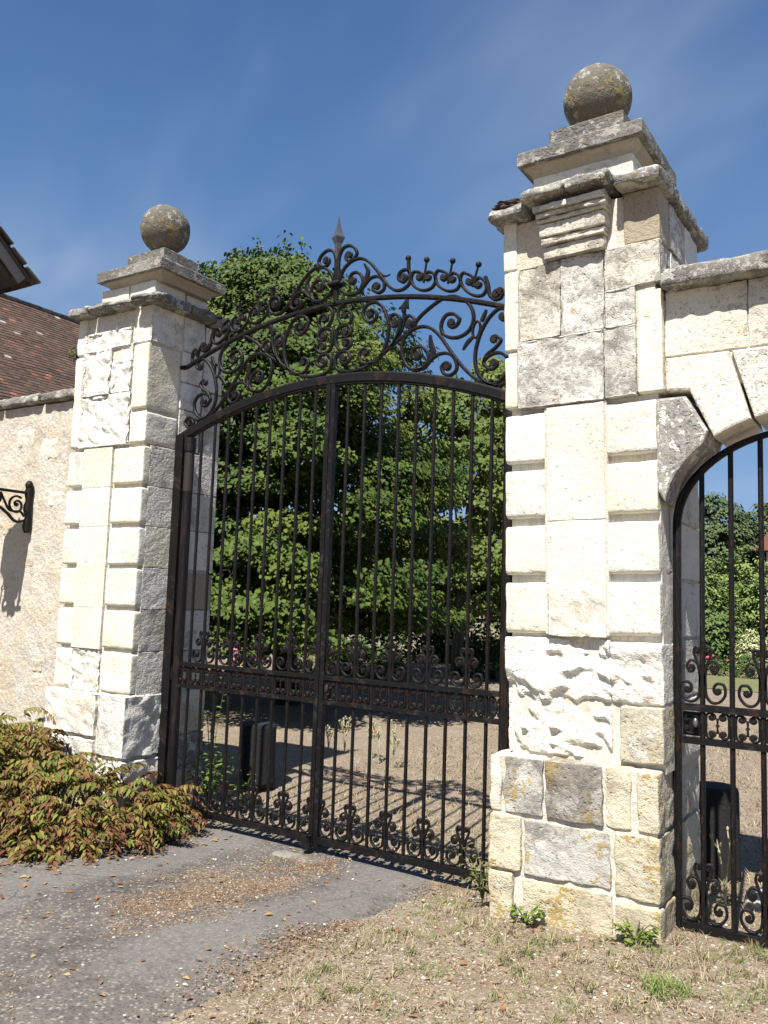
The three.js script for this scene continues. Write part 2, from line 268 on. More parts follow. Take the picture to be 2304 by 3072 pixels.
{
  const xs = [-700, -300, -150, -80, -50, -35, -25, ...steps(-20, 4, 140), 8, 15, 30, 60, 150, 400], zs = [-900, -400, -200, -100, -60, -45, -35, ...steps(-28, 3, 160), 8, 15, 40, 100];
  structure('ground', groundSheet(xs, zs, groundY, (x, z) => [x / 1.7 + 0.13 * Math.sin(z * 0.31), z / 1.7 + 0.13 * Math.sin(x * 0.37)]), M_SOIL, 'dry beige earth with gravel and parched grass before and behind the gates');
  // the drive: old asphalt, laid over the earth, with dust and leaf crumbs gathered in its hollows
  const X0 = -7.2, X1 = -2.0, Z0 = -5.3, Z1 = -0.1, S = 5.2;
  // two wheel tracks worn smooth, litter and grit between and beside them
  const track = (x, z) => { const w = 0.1 * fbm3(2, 4, z * 1.1, 2); return Math.min(1, Math.exp(-Math.pow((x + 4.33 + w) / 0.24, 2)) + Math.exp(-Math.pow((x + 2.98 + w) / 0.27, 2))) * ss(-2.5, -3.1, z + 0.4 * fbm3(x, 3, z, 2)); };
  const litterAt = (x, z) => {
    const n = fbm3(x * 0.9, 3.3, z * 0.9, 3) + 0.35 * fbm3(x * 4, 1.3, z * 4, 3);
    const band = Math.exp(-Math.pow((x + 3.55 + 0.15 * fbm3(x, 8, z * 1.4, 2)) / 0.42, 2)) * ss(-4.98, -4.6, z) * ss(-2.7, -3.4, z);
    return n * 0.75 + band * 0.85 + 0.12 * ss(-3.2, -2.6, z) - track(x, z) * 0.6 - 0.36;
  };
  M.litterAt = litterAt;
  const F1 = field(X0, Z0, S, 200, (x, z) => fbm3(x * 0.8, 7, z * 0.8, 3)), F2 = field(X0, Z0, S, 300, (x, z) => track(x, z) + 0.5 * fbm3(x * 1.7 + 4, 2, z * 1.2, 3)), F3 = field(X0, Z0, S, 300, litterAt), F4 = field(X0, Z0, S, 500, (x, z) => fbm3(x * 1.7 + 9, 5, z * 1.7, 4)), F6 = field(X0, Z0, S, 300, (x, z) => Math.max(ss(0.2, 0.0, asphaltEdge(z) - x), ss(0.4, 0.0, x - asphaltLeft(z))) * 0.6), F5 = field(X0, Z0, S, 100, (x, z) => fbm3(x * 0.7, 9, z * 0.7, 2));
  const t = texture(1152, (u, v) => {
    const x = X0 + u * S, z = Z0 + v * S, big = F1(x, z), mid = pf(u, v, 40, 3, 62), fine = pf(u, v, 160, 3, 63), gr = pf(u, v, 480, 2, 64);
    const [d, id] = cell(u, v, 300, 65), st = ss(0.42, 0.3, d);
    let c = mix([0.088, 0.077, 0.07], [0.15, 0.13, 0.113], sat(0.5 + big + 0.4 * mid));
    const wornSmooth = ss(0.1, 0.75, F2(x, z) + 0.12 * mid); c = mix(c, [0.148, 0.141, 0.132], wornSmooth * 0.85);
    c = mix(c, id > 0.85 ? [0.3, 0.28, 0.25] : [0.05 + 0.1 * id, 0.05 + 0.095 * id, 0.05 + 0.09 * id], st * (0.75 - 0.5 * wornSmooth));
    const rim = F6(x, z), li = F3(x, z) + 0.25 * mid + 0.25 * fine + rim, l = ss(-0.05, 0.2, li);
    const dirt = mix([0.1, 0.062, 0.04], [0.185, 0.135, 0.095], sat(0.5 + 0.8 * fine + 0.6 * gr + big));
    c = mix(c, dirt, l * 0.9);
    const cr = Math.abs(F4(x, z)), crack = ss(0.014, 0.004, cr) * ss(0.0, 0.3, F5(x, z)); c = c.map((q) => q * (1 - 0.6 * crack));
    const k = 1 + 0.16 * fine + 0.2 * gr + 0.05 * mid; c = c.map((q) => q * k);
    return [...c, 0.4 + 0.12 * fine + 0.1 * gr + 0.25 * st * (1 - 0.6 * wornSmooth) + l * 0.15 - 0.4 * crack];
  }, false);
  const mat = new THREE.MeshPhysicalMaterial({ map: t.map, bumpMap: t.bump, bumpScale: 0.006, roughness: 0.97, specularIntensity: 0.25 });
  // columns follow the ragged edges of the tarmac
  const pos = [], uv = [], index = [], NX = 50, zs2 = steps(-5.08, 2.2, 130);
  for (const z of zs2) { const a = asphaltLeft(z), b = asphaltEdge(z); for (let i = 0; i <= NX; i++) { const x = a + (b - a) * i / NX, edge = Math.min(i, NX - i) / NX; pos.push(x, groundY(x, z) - 0.004 + 0.018 * ss(0, 0.16, edge), z); uv.push((x - X0) / S, (Math.min(z, Z1 - 0.01) - Z0) / S); } }
  for (let j = 0; j < zs2.length - 1; j++) for (let i = 0; i < NX; i++) { const k = j * (NX + 1) + i; index.push(k, k + NX + 1, k + 1, k + 1, k + NX + 1, k + NX + 2); }
  const g = new THREE.BufferGeometry(); g.setAttribute('position', new THREE.Float32BufferAttribute(pos, 3)); g.setAttribute('uv', new THREE.Float32BufferAttribute(uv, 2)); g.setIndex(index); g.computeVertexNormals();
  structure('driveway', g, mat, 'worn grey asphalt drive leading up to the carriage gate');
}

// ---------------------------------------------------------------- the two gate pillars
const ridge = (x, y, z, f) => 1 - Math.abs(fbm3(x * f, y * f, z * f, 4)) * 2;
const ripple = (a, f, p = 0) => (x, y, z, n) => n[2] > 0.3 || n[0] > 0.3 ? a * (0.45 * ss(-0.4, 0.6, fbm3(x * f * 0.8 + p, y * f, z * f, 3)) + 0.5 * sat(0.5 + 0.9 * fbm3(x * f * 2.3, y * f * 2.9 + p, z * f * 2.3, 3))) : 0;
function ballStone(t, [x, y, z], r) {
  const g = new THREE.SphereGeometry(r, 56, 40), p = g.attributes.position, u = g.attributes.uv;
  for (let i = 0; i < p.count; i++) { const v = new THREE.Vector3().fromBufferAttribute(p, i), k = 1 + 0.012 * fbm3(v.x * 9 + x, v.y * 9, v.z * 9, 3); p.setXYZ(i, v.x * k, v.y * k, v.z * k); u.setXY(i, u.getX(i) * 0.9, u.getY(i) * 0.42 + 0.05); }
  g.computeVertexNormals(); const q = t.userData.origin; g.translate(x - q[0], y - q[1], z - q[2]); part('ball_finial', g, M.ball, t, 'mottled grey stone ball with yellow lichen');
}
// A square stone with a concave shoulder: cross-section given as [half-width inset, y] rings of a rectangle
function rings(t, name, x0, x1, z0, z1, list, mat, label) {
  const pos = [], uv = [], index = [], q = t.userData.origin; let v = 0;
  const corners = (k) => [[x0 + k, z1 - k], [x1 - k, z1 - k], [x1 - k, z0 + k], [x0 + k, z0 + k]];
  const N = 10, R = rng(blockSeed++), a0 = R(), b0 = R();
  for (let s = 0; s < 4; s++) {
    const base = pos.length / 3; v = 0;
    list.forEach(([k, y], j) => { if (j) v += Math.hypot(k - list[j - 1][0], y - list[j - 1][1]); const A = corners(k)[s], B = corners(k)[(s + 1) % 4]; for (let i = 0; i <= N; i++) { const x = A[0] + (B[0] - A[0]) * i / N, z = A[1] + (B[1] - A[1]) * i / N, w = 0.006 * fbm3(x * 9, y * 9, z * 9, 3) * (i % N ? 1 : 0.4); pos.push(x - q[0] + (s === 1 ? w : s === 3 ? -w : 0), y - q[1], z - q[2] + (s === 0 ? w : s === 2 ? -w : 0)); uv.push((s % 2 ? z : x) / TILE + a0, y / TILE + b0 + v * 0.2); } });
    for (let j = 0; j < list.length - 1; j++) for (let i = 0; i < N; i++) { const k = base + j * (N + 1) + i; index.push(k, k + 1, k + N + 1, k + 1, k + N + 2, k + N + 1); }
  }
  for (const [j, up] of [[list.length - 1, 1], [0, 0]]) { const base = pos.length / 3; corners(list[j][0]).forEach(([x, z]) => { pos.push(x - q[0], list[j][1] - q[1], z - q[2]); uv.push(x / TILE, z / TILE); }); up ? index.push(base, base + 1, base + 2, base, base + 2, base + 3) : index.push(base, base + 2, base + 1, base, base + 3, base + 2); }
  const g = new THREE.BufferGeometry(); g.setAttribute('position', new THREE.Float32BufferAttribute(pos, 3)); g.setAttribute('uv', new THREE.Float32BufferAttribute(uv, 2)); g.setIndex(index);
  const f = g.toNonIndexed(); f.computeVertexNormals(); return part(name, f, mat, t, label);
}
const cornice = (zf, yTop) => ({ r: 0.028, step: 0.045, amp: 0.016, freq: 13, jitter: 0.006, bend: (p) => { if (p[1] > yTop - 0.055) { const k = sat((p[2] - (zf - 0.16)) / 0.16); p[1] -= 0.035 * k * k + 0.012 * Math.max(0, fbm3(p[0] * 11, 3.3, p[2] * 11, 2)); } } });

// right-hand pillar: measured in its own upright frame, then leaning a little as it does in the place
const RP = thing('gate_pillar', 'tall weathered white stone pillar nearest the viewer, between carriage gate and arched side gate', 'gate pillar', [-1.65, 0, -4.95], 'stone pillars of the carriage gate');
RP.userData.origin = [-1.65, 0, -4.95]; RP.rotation.z = 0.022;
{
  const t = RP, F = -4.52, B = -5.38, J = [1.505, 1.831, 2.153, 2.474, 2.803], b = (x0, x1, y0, y1, z1 = F, z0 = -4.72) => [x0, x1, y0, y1, z0, z1];
  const rust = (i) => ({ r: 0.007, ry: 0.026, step: 0.05, amp: 0.004, freq: 10, carve: (x, y, z, n) => n[2] > 0.5 ? 0.006 * ss(0.15, 0.6, fbm3(x * 14, y * 14, i, 3)) : 0 });
  part('core', new THREE.BoxGeometry(0.85, 3.12, 0.8).translate(-1.6 + 1.65, 2.39, -4.965 + 4.95), M.mortar, t);
  for (let i = 0; i < 4; i++) {
    const y0 = J[i] + 0.022, y1 = J[i + 1] - 0.022;
    stone(t, 'stone_block', b(-2.05, -1.80, y0, y1), pick(M.pale, i + 1), rust(i)); stone(t, 'stone_block', b(-1.452, -1.174, y0, y1, F, -4.9), pick(M.pale, i), i === 3 ? { ...rust(9) } : rust(i + 5));
  }
  const B0 = { r: 0.004, step: 0.045, amp: 0.003 };
  stone(t, 'stone_block', b(-1.792, -1.46, 2.152, 2.798), M.pale[3], B0);
  stone(t, 'stone_block', b(-1.792, -1.46, 1.512, 2.148), M.pale[1], { ...B0, step: 0.03, carve: (x, y, z, n) => n[2] > 0.3 ? 0.022 * ss(1.95, 1.55, y) * ss(-0.2, 0.5, fbm3(x * 8, y * 10, 1, 4)) : 0 });
  // the ruined zone above the plinth, where the face has flaked away in ledges
  const erode = (depth, keep) => (p) => { const [x, y, z] = p;
    const v = 0.25 + 0.75 * fbm3(x * 2.4 + 1.7, y * 4.2, 5, 3) + 0.32 * fbm3(x * 8, y * 11, 2, 3), s = v * 2.6, f = s - Math.floor(s), terrace = (Math.floor(s) + ss(0.62, 0.98, f)) / 2.6;
    p[2] -= sat((z + 4.72) / 0.2) * keep(x, y) * (depth * sat(0.3 + 0.75 * terrace) + 0.007 * fbm3(x * 26, y * 30, 3, 3));
  };
  stone(t, 'eroded_block', b(-2.055, -1.448, 0.872, 1.503), M.flaked, { r: 0.01, step: 0.013, amp: 0.004, bend: erode(0.095, (x, y) => 1 - ss(1.22, 1.3, y + 0.25 * (x + 1.9)) * ss(-1.80, -1.86, x)) }, 'broad ruined white stone with broken ledges');
  stone(t, 'eroded_block', b(-1.449, -1.172, 1.172, 1.492, F, -4.9), M.flaked, { r: 0.014, step: 0.013, amp: 0.004, bend: erode(0.07, (x, y) => ss(1.46, 1.36, y)) }, 'flaked white block beside the arch');
  stone(t, 'stone_block', b(-1.40, -1.172, 0.878, 1.165, F + 0.005, -4.9), M.ochre[3], { r: 0.014, step: 0.04, amp: 0.008, freq: 14 }, 'tan repair block');
  // plinth: three courses of blotched blocks in pale pointing
  part('plinth_core', new THREE.BoxGeometry(0.9, 0.96, 0.89).translate(-1.652 + 1.65, 0.37, -4.913 + 4.95), M.mortar, t);
  const P = -4.455, pl = { stain: -0.22, r: 0.014, step: 0.035, amp: 0.012, freq: 11, jitter: 0.004 };
  [[-2.115, -2.045, 0.55, 0.856, 'pale'], [-2.03, -1.80, 0.552, 0.856, 'blotch'], [-1.79, -1.472, 0.548, 0.858, 'dark'], [-1.465, -1.325, 0.55, 0.856, 'sand'], [-1.298, -1.185, 0.55, 0.85, 'sand'], [-2.115, -1.925, 0.25, 0.54, 'sand'], [-1.912, -1.437, 0.242, 0.53, 'blotch'], [-1.418, -1.185, 0.215, 0.535, 'sand'], [-2.12, -1.975, -0.12, 0.24, 'beige'], [-1.925, -1.432, -0.12, 0.225, 'sand'], [-1.415, -1.185, -0.12, 0.19, 'sand']].forEach(([x0, x1, y0, y1, m], i) => stone(t, 'plinth_block', b(x0, x1, y0, y1, P + (i % 3) * 0.006, -4.8), M[m].isMaterial ? M[m] : M[m][1], pl));
  stone(t, 'plinth_block', b(-1.30, -1.178, -0.12, 0.53, -4.81, -5.3), M.ochre[1], pl); stone(t, 'plinth_block', b(-1.30, -1.178, 0.55, 0.85, -4.81, -5.3), M.ochre[0], pl);
  // rear stones facing the arch, and the inner face towards the carriage gate
  for (let i = 0; i < 6; i++) stone(t, 'stone_block', b(-1.4, -1.158, 0.87 + i * 0.322, 1.18 + i * 0.322, -4.905, B), pick(M.shade, i), { r: 0.01, amp: 0.008, step: 0.06 });
  for (let i = 0; i < 9; i++) stone(t, 'stone_block', b(-2.052, -1.75, 0.86 + i * 0.325, 1.175 + i * 0.325, -4.725, B), pick(M.shade, i + 1), { r: 0.01, amp: 0.006, step: 0.08 });
  part('pointing', new THREE.BoxGeometry(0.86, 1.1, 0.5).translate(-1.6 + 1.65, 3.385, -4.783 + 4.95), M.mortar, t);
  part('pointing', new THREE.BoxGeometry(0.362, 1.28, 0.4).translate(-1.626 + 1.65, 2.165, -4.728 + 4.95), M.mortar, t);
  // upper shaft: coat of arms long hacked away
  const up = (a) => ({ grow: 0.003, r: 0.004, stain: -0.12, step: 0.026, amp: 0.005, freq: 12, carve: ripple(a, 9) });
  stone(t, 'stone_block', b(-2.052, -1.972, 2.822, 3.13), M.pale[2], { r: 0.016, amp: 0.004 }); stone(t, 'stone_block', b(-2.055, -1.962, 3.165, 3.648), M.pale[2], { r: 0.016, amp: 0.005 });
  stone(t, 'stone_block', b(-1.965, -1.452, 2.812, 3.205, F + 0.012), M.grey[0], up(0.02)); stone(t, 'stone_block', b(-1.955, -1.70, 3.21, 3.652, F + 0.012), M.grey[2], up(0.017));
  stone(t, 'stone_block', b(-1.695, -1.445, 3.21, 3.655, F + 0.012), M.grey[0], up(0.02)); stone(t, 'stone_block', b(-1.447, -1.272, 2.815, 3.20, F + 0.01), M.grey[1], up(0.018));
  stone(t, 'stone_block', b(-1.44, -1.135, 3.425, 3.655, F + 0.008), M.grey[2], up(0.016)); stone(t, 'stone_block', b(-1.44, -1.272, 3.205, 3.42, F + 0.01), M.grey[0], up(0.02));
  stone(t, 'stone_block', b(-1.268, -1.135, 2.82, 3.385), M.pale[2], { r: 0.012, amp: 0.005, step: 0.05 });
  for (let i = 0; i < 2; i++) for (let k = 0; k < 2; k++) stone(t, 'stone_block', b(-1.4, -1.13 + 0.004 * i, 3.40 + i * 0.275, 3.665 + i * 0.275, -4.725 - k * 0.33, -5.045 - k * 0.33), pick(M.shade, i + k), { r: 0.01, amp: 0.008, step: 0.05 });
  // frieze under the cap
  stone(t, 'frieze_block', b(-2.06, -1.972, 3.66, 3.955), M.pale[1], { r: 0.01, amp: 0.005 }); stone(t, 'frieze_block', b(-1.97, -1.80, 3.66, 3.955, -4.55), M.pale[0], { r: 0.006, amp: 0.003 }, 'sunk smooth panel');
  stone(t, 'frieze_block', b(-1.415, -1.335, 3.66, 3.955, -4.535), M.pale[0], { r: 0.008, amp: 0.003 }); stone(t, 'frieze_block', b(-1.33, -1.135, 3.662, 3.955, -4.515), M.brown, { r: 0.008, amp: 0.005 }, 'coarse brown replacement block');
  [[0, 3.66, 3.735, 0.008], [0.008, 3.738, 3.76, 0.03], [0.012, 3.762, 3.785, 0.02], [0.018, 3.788, 3.865, 0.035], [0.026, 3.868, 3.89, 0.055], [0.03, 3.892, 3.92, 0.07], [0.036, 3.922, 3.96, 0.085]].forEach(([k, y0, y1, z]) => stone(t, 'bracket_moulding', b(-1.785 - k, -1.43 + k, y0, y1, F + 0.035 + z), M.grey[2], { r: 0.007, step: 0.03, amp: 0.007, freq: 16 }));
  // cap: broken cornice, throat, plinth slab, ball
  const cz = -4.4;
  stone(t, 'cornice_stone', b(-2.118, -1.868, 3.945, 4.035, cz - 0.01, -5.48), M.capPale, cornice(cz, 4.035)); stone(t, 'cornice_stone', b(-1.885, -1.622, 3.985, 4.085, cz + 0.055, -4.9), M.capPale, cornice(cz + 0.05, 4.085));
  stone(t, 'cornice_stone', b(-1.618, -1.37, 3.985, 4.088, cz + 0.055, -4.9), M.capPale, cornice(cz + 0.05, 4.085)); stone(t, 'cornice_stone', b(-1.355, -1.095, 3.955, 4.06, cz, -4.9), M.capPale, cornice(cz, 4.06));
  stone(t, 'cornice_stone', b(-1.40, -1.092, 3.955, 4.055, -4.905, -5.56), M.cap[1], cornice(0, 4.055)); stone(t, 'cornice_stone', b(-1.88, -1.41, 3.96, 4.05, -4.93, -5.5), M.cap[1], cornice(0, 4.05));
  stone(t, 'cap_neck', b(-1.87, -1.275, 4.03, 4.20, -4.53, -5.1), M.pale[3], { r: 0.01, amp: 0.004 });
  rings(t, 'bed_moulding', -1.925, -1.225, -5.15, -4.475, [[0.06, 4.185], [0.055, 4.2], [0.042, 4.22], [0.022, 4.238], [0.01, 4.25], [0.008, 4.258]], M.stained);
  rings(t, 'cap_slab', -1.94, -1.2, -5.18, -4.455, [[0.004, 4.256], [0.0, 4.262], [0.0, 4.335], [0.006, 4.342], [0.1, 4.35], [0.125, 4.365], [0.14, 4.39], [0.145, 4.42], [0.145, 4.505], [0.152, 4.512]], M.cap[0], 'lichen-covered slab with a hollow shoulder');
  stone(t, 'ball_neck', b(-1.66, -1.48, 4.5, 4.6, -4.73, -4.91), M.ball, { r: 0.03, amp: 0.004 });
  ballStone(t, [-1.568, 4.75, -4.82], 0.205);
  { const g = new THREE.IcosahedronGeometry(0.1, 4), p = g.attributes.position; for (let i = 0; i < p.count; i++) { const v = new THREE.Vector3().fromBufferAttribute(p, i), k = 1 + 0.35 * fbm3(v.x * 26, v.y * 26, v.z * 26, 3); p.setXYZ(i, v.x * k * 1.15, v.y * k * 0.35, v.z * k * 0.9); } g.computeVertexNormals(); part('moss', g.translate(-1.985 + 1.65, 4.035, -4.5 + 4.95), new THREE.MeshStandardMaterial({ color: new THREE.Color().setRGB(0.055, 0.032, 0.026), roughness: 1 }), t, 'dark brown moss cushion on the cornice'); }
}

// left-hand pillar
const LP = thing('gate_pillar', 'white stone pillar at the far left end of the carriage gate, shrub at its foot', 'gate pillar', [-5.635, 0, -4.93], 'stone pillars of the carriage gate');
LP.userData.origin = [-5.635, 0, -4.93];
{
  const t = LP, F = -4.52, B = -5.34, J = [0.88, 1.215, 1.542, 1.866, 2.19, 2.505, 2.83], b = (x0, x1, y0, y1, z1 = F, z0 = -4.8) => [x0, x1, y0, y1, z0, z1];
  part('core', new THREE.BoxGeometry(0.84, 3.1, 0.76).translate(0, 2.4, 0.0), M.mortar, t); part('pointing', new THREE.BoxGeometry(0.87, 1.1, 0.5).translate(0, 3.39, 0.142), M.mortar, t);
  const rust = { r: 0.005, ry: 0.024, rz: 0.02, step: 0.05, amp: 0.003, freq: 10 }, flat = (i) => ({ r: 0.004, step: 0.03, amp: 0.0025, freq: 11, carve: (x, y, z, n) => n[0] > 0.5 ? 0.003 * sat(0.3 + fbm3(x * 20, y * 24, z * 24 + i, 3)) : 0 });
  for (let i = 0; i < 6; i++) {
    const y0 = J[i] + 0.018, y1 = J[i + 1] - 0.018, low = i === 0;
    stone(t, 'stone_block', b(-6.09, -5.9015, y0, y1), pick(M.pale, i), low ? { ...rust, step: 0.025, carve: ripple(0.02, 9) } : rust);
    if (i !== 5) stone(t, 'stone_block', b(-5.901, -5.55, J[i] + 0.0008, J[i + 1] - 0.0008), pick(M.pale, i), low ? { r: 0.006, step: 0.018, amp: 0.005, carve: ripple(0.04, 9) } : { r: 0.0025, amp: 0.002 });
    stone(t, 'quoin_block', b(-5.534, -5.18, y0, y1, F, -4.6), i === 5 ? M.pale[2] : pick(M.pale, i + 1), { ...rust, r: 0.011, step: 0.035, amp: 0.004 });
    const zs = [-4.93, -4.86, -4.99, -4.9, -5.02, -4.88][i];   // flush stones of the inner face
    stone(t, 'side_stone', b(-5.5, -5.1785, J[i] + 0.002, J[i + 1] - 0.002, -4.585, zs + 0.002), pick(M.shade, i), flat(i));
    if (i === 2) stone(t, 'side_stone', b(-5.5, -5.176, J[i] + 0.004, J[i + 1] - 0.03, zs - 0.002, B), M.brown, flat(i + 7), 'rough tan stone'); else stone(t, 'side_stone', b(-5.5, -5.178, J[i] + (i ? 0.002 : 0.17), J[i + 1] - 0.002, zs - 0.002, B), pick(M.shade, i + 1), flat(i + 7));
  }
  stone(t, 'stone_block', b(-5.901, -5.55, 2.506, 2.829), M.pale[1], { r: 0.0025, amp: 0.002 });
  // hacked-off carving above
  const up = (a, f = 10) => ({ grow: 0.002, r: 0.006, step: 0.022, amp: 0.006, freq: 12, carve: ripple(a, f, 3) });
  stone(t, 'stone_block', b(-6.095, -5.995, 2.85, 3.62), M.pale[0], { r: 0.02, amp: 0.008, step: 0.05 });
  stone(t, 'rough_block', b(-5.99, -5.375, 2.84, 3.262, F + 0.012), M.rough[0], up(0.034), 'white block hacked rough where a carving was cut off'); stone(t, 'rough_block', b(-5.985, -5.63, 3.27, 3.655, F + 0.012), M.rough[0], up(0.03));
  stone(t, 'stone_block', b(-5.62, -5.385, 3.27, 3.53, F + 0.012), M.rough[0], up(0.03)); stone(t, 'stone_block', b(-5.53, -5.385, 3.53, 3.66), M.pale[0], up(0.02));
  stone(t, 'quoin_block', b(-5.37, -5.19, 3.12, 3.645, F + 0.008, -4.86), M.pale[2], { r: 0.02, step: 0.04, amp: 0.004 }); stone(t, 'quoin_block', b(-5.375, -5.185, 2.845, 3.09, F, -4.86), M.pale[0], { r: 0.02, step: 0.04, amp: 0.006 });
  stone(t, 'frieze_block', b(-6.09, -5.985, 3.64, 3.955), M.pale[0], { r: 0.014, amp: 0.008 }); stone(t, 'frieze_block', b(-5.98, -5.40, 3.78, 3.955, -4.545), M.pale[1], { r: 0.006, amp: 0.003 });
  stone(t, 'rough_block', b(-5.98, -5.41, 3.655, 3.80, F + 0.01), M.rough[0], up(0.03)); stone(t, 'frieze_block', b(-5.395, -5.185, 3.66, 3.955, F, -4.9), M.rough[1], up(0.02));
  [[2.842, 3.17], [3.18, 3.40], [3.41, 3.66], [3.67, 3.955]].forEach(([y0, y1], i) => { stone(t, 'stone_block', b(-5.5, -5.176, y0, y1, -4.866, -5.1), pick(M.shade, i + 1), { r: 0.006, step: 0.03, amp: 0.005, stain: -0.25, carve: ripple(0.012, 14, i) }); stone(t, 'stone_block', b(-5.5, -5.178, y0 - 0.02, y1 - 0.02, -5.108, B), pick(M.shade, i), { r: 0.006, step: 0.03, amp: 0.005, stain: -0.25, carve: ripple(0.014, 13, i) }); });
  // plinth
  part('plinth_core', new THREE.BoxGeometry(0.88, 0.94, 0.8).translate(0, 0.36, 0.02), M.mortar, t);
  const pl = { stain: -0.3, r: 0.014, step: 0.03, amp: 0.014, freq: 10, carve: ripple(0.02, 8) };
  [[-6.125, -5.50, 0.55, 0.885, 1], [-5.475, -5.16, 0.42, 0.89, 0], [-6.12, -5.50, 0.2, 0.53, 0], [-5.475, -5.16, -0.1, 0.40, 1], [-6.12, -5.5, -0.1, 0.18, 1]].forEach(([x0, x1, y0, y1, m], i) => stone(t, 'plinth_block', b(x0, x1, y0, y1, -4.47, -4.86), M.rough[m], pl));
  [[0.56, 0.9], [0.28, 0.55], [-0.1, 0.27]].forEach(([y0, y1], i) => stone(t, 'plinth_block', b(-5.5, -5.162, y0, y1, -4.866, -5.33), M.ochre[[3, 2, 0][i]], pl));
  // cap
  const cz = -4.42, xs = [-6.125, -5.86, -5.6, -5.34, -5.075];
  for (let i = 0; i < 4; i++) stone(t, 'cornice_stone', b(xs[i] + 0.004, xs[i + 1] - 0.004, 3.945 + 0.006 * (i % 2), 4.05 - 0.008 * i % 0.02, cz + 0.012 * (i % 2), -4.85), i % 2 ? M.cap[1] : M.capPale, cornice(cz, 4.05));
  stone(t, 'cornice_stone', b(-5.5, -5.075, 3.95, 4.048, -4.856, -5.13), M.cap[0], { r: 0.03, step: 0.045, amp: 0.016, freq: 13 }); stone(t, 'cornice_stone', b(-5.5, -5.08, 3.95, 4.045, -5.136, -5.42), M.cap[1], { r: 0.03, step: 0.045, amp: 0.016, freq: 13 });
  stone(t, 'cornice_stone', b(-6.12, -5.51, 3.95, 4.04, -4.86, -5.42), M.cap[1], { r: 0.03, amp: 0.012 });
  stone(t, 'cap_neck', b(-5.83, -5.50, 4.04, 4.165, -4.54, -5.12), M.pale[3], { r: 0.008, amp: 0.003 }); stone(t, 'cap_neck', b(-5.49, -5.19, 4.04, 4.165, -4.54, -4.87), M.pale[3], { r: 0.008, amp: 0.003 }); stone(t, 'cap_neck', b(-5.49, -5.192, 4.035, 4.15, -4.885, -5.13), M.pale[1], { r: 0.01, amp: 0.003 });
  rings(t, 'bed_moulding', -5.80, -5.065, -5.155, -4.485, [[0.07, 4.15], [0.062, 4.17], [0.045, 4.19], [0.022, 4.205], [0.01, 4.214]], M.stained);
  rings(t, 'cap_slab', -5.815, -5.05, -5.18, -4.465, [[0.004, 4.212], [0.0, 4.218], [0.0, 4.295], [0.006, 4.302], [0.1, 4.31], [0.135, 4.325], [0.155, 4.35], [0.165, 4.385], [0.165, 4.465], [0.172, 4.472]], M.cap[0], 'lichen-covered slab with a hollow shoulder');
  stone(t, 'ball_neck', b(-5.53, -5.35, 4.46, 4.56, -4.74, -4.92), M.ball, { r: 0.03, amp: 0.004 });
  ballStone(t, [-5.44, 4.735, -4.83], 0.207);
}

// ---------------------------------------------------------------- wall on the left: rubble under render, stone coping
{
  const t = thing('rubble_wall', 'beige rendered rubble wall with mossy stone coping, left of the far pillar', 'wall', [-9, 0, -4.9]); t.userData.origin = [-9, 0, -4.9];
  stone(t, 'rendered_face', [-14, -6.06, -0.2, 3.31, -5.15, -4.65], M.render, { r: 0.01, step: 0.04, amp: 0.007, freq: 4, faces: ['+z', '-z', '+y', '+x'], carve: (x, y, z, n) => n[2] > 0.5 ? 0.004 * ss(0.0, 0.5, fbm3(x * 13, y * 13, 4, 3)) : 0 });
  const R = rng(5);
  for (let i = 0; i < 11; i++) { const x = -12.5 + i * 0.585; stone(t, 'coping_stone', [x, x + 0.575, 3.312 + 0.006 * R(), 3.40 + 0.012 * R(), -5.25, -4.575 - 0.012 * R()], pick([M.capPale, M.cap[1], M.capPale], i), { r: 0.03, step: 0.045, amp: 0.014, freq: 12, bend: (p) => { if (p[2] < -4.95) p[1] += 0.0; } }); }
  // single stones that stand out of the render
  for (const [x, y, w, h] of [[-6.72, 1.92, 0.12, 0.11], [-6.55, 2.9, 0.22, 0.18], [-6.42, 2.45, 0.2, 0.12], [-6.62, 1.28, 0.1, 0.06], [-6.9, 1.36, 0.12, 0.07], [-6.36, 1.5, 0.12, 0.1], [-6.98, 0.98, 0.12, 0.09], [-6.5, 1.02, 0.14, 0.1], [-6.75, 0.7, 0.12, 0.08], [-7.05, 1.68, 0.1, 0.05], [-6.9, 3.02, 0.24, 0.16], [-7.1, 2.2, 0.16, 0.1]])
    stone(t, 'stone', [x - w / 2, x + w / 2, y - h / 2, y + h / 2, -4.8, -4.6465], R() > 0.4 ? M.rubble[1] : M.rubble[0], { r: 0.012, step: 0.025, amp: 0.014, freq: 14, faces: ['+z', '+x', '-x', '+y', '-y'] });
}

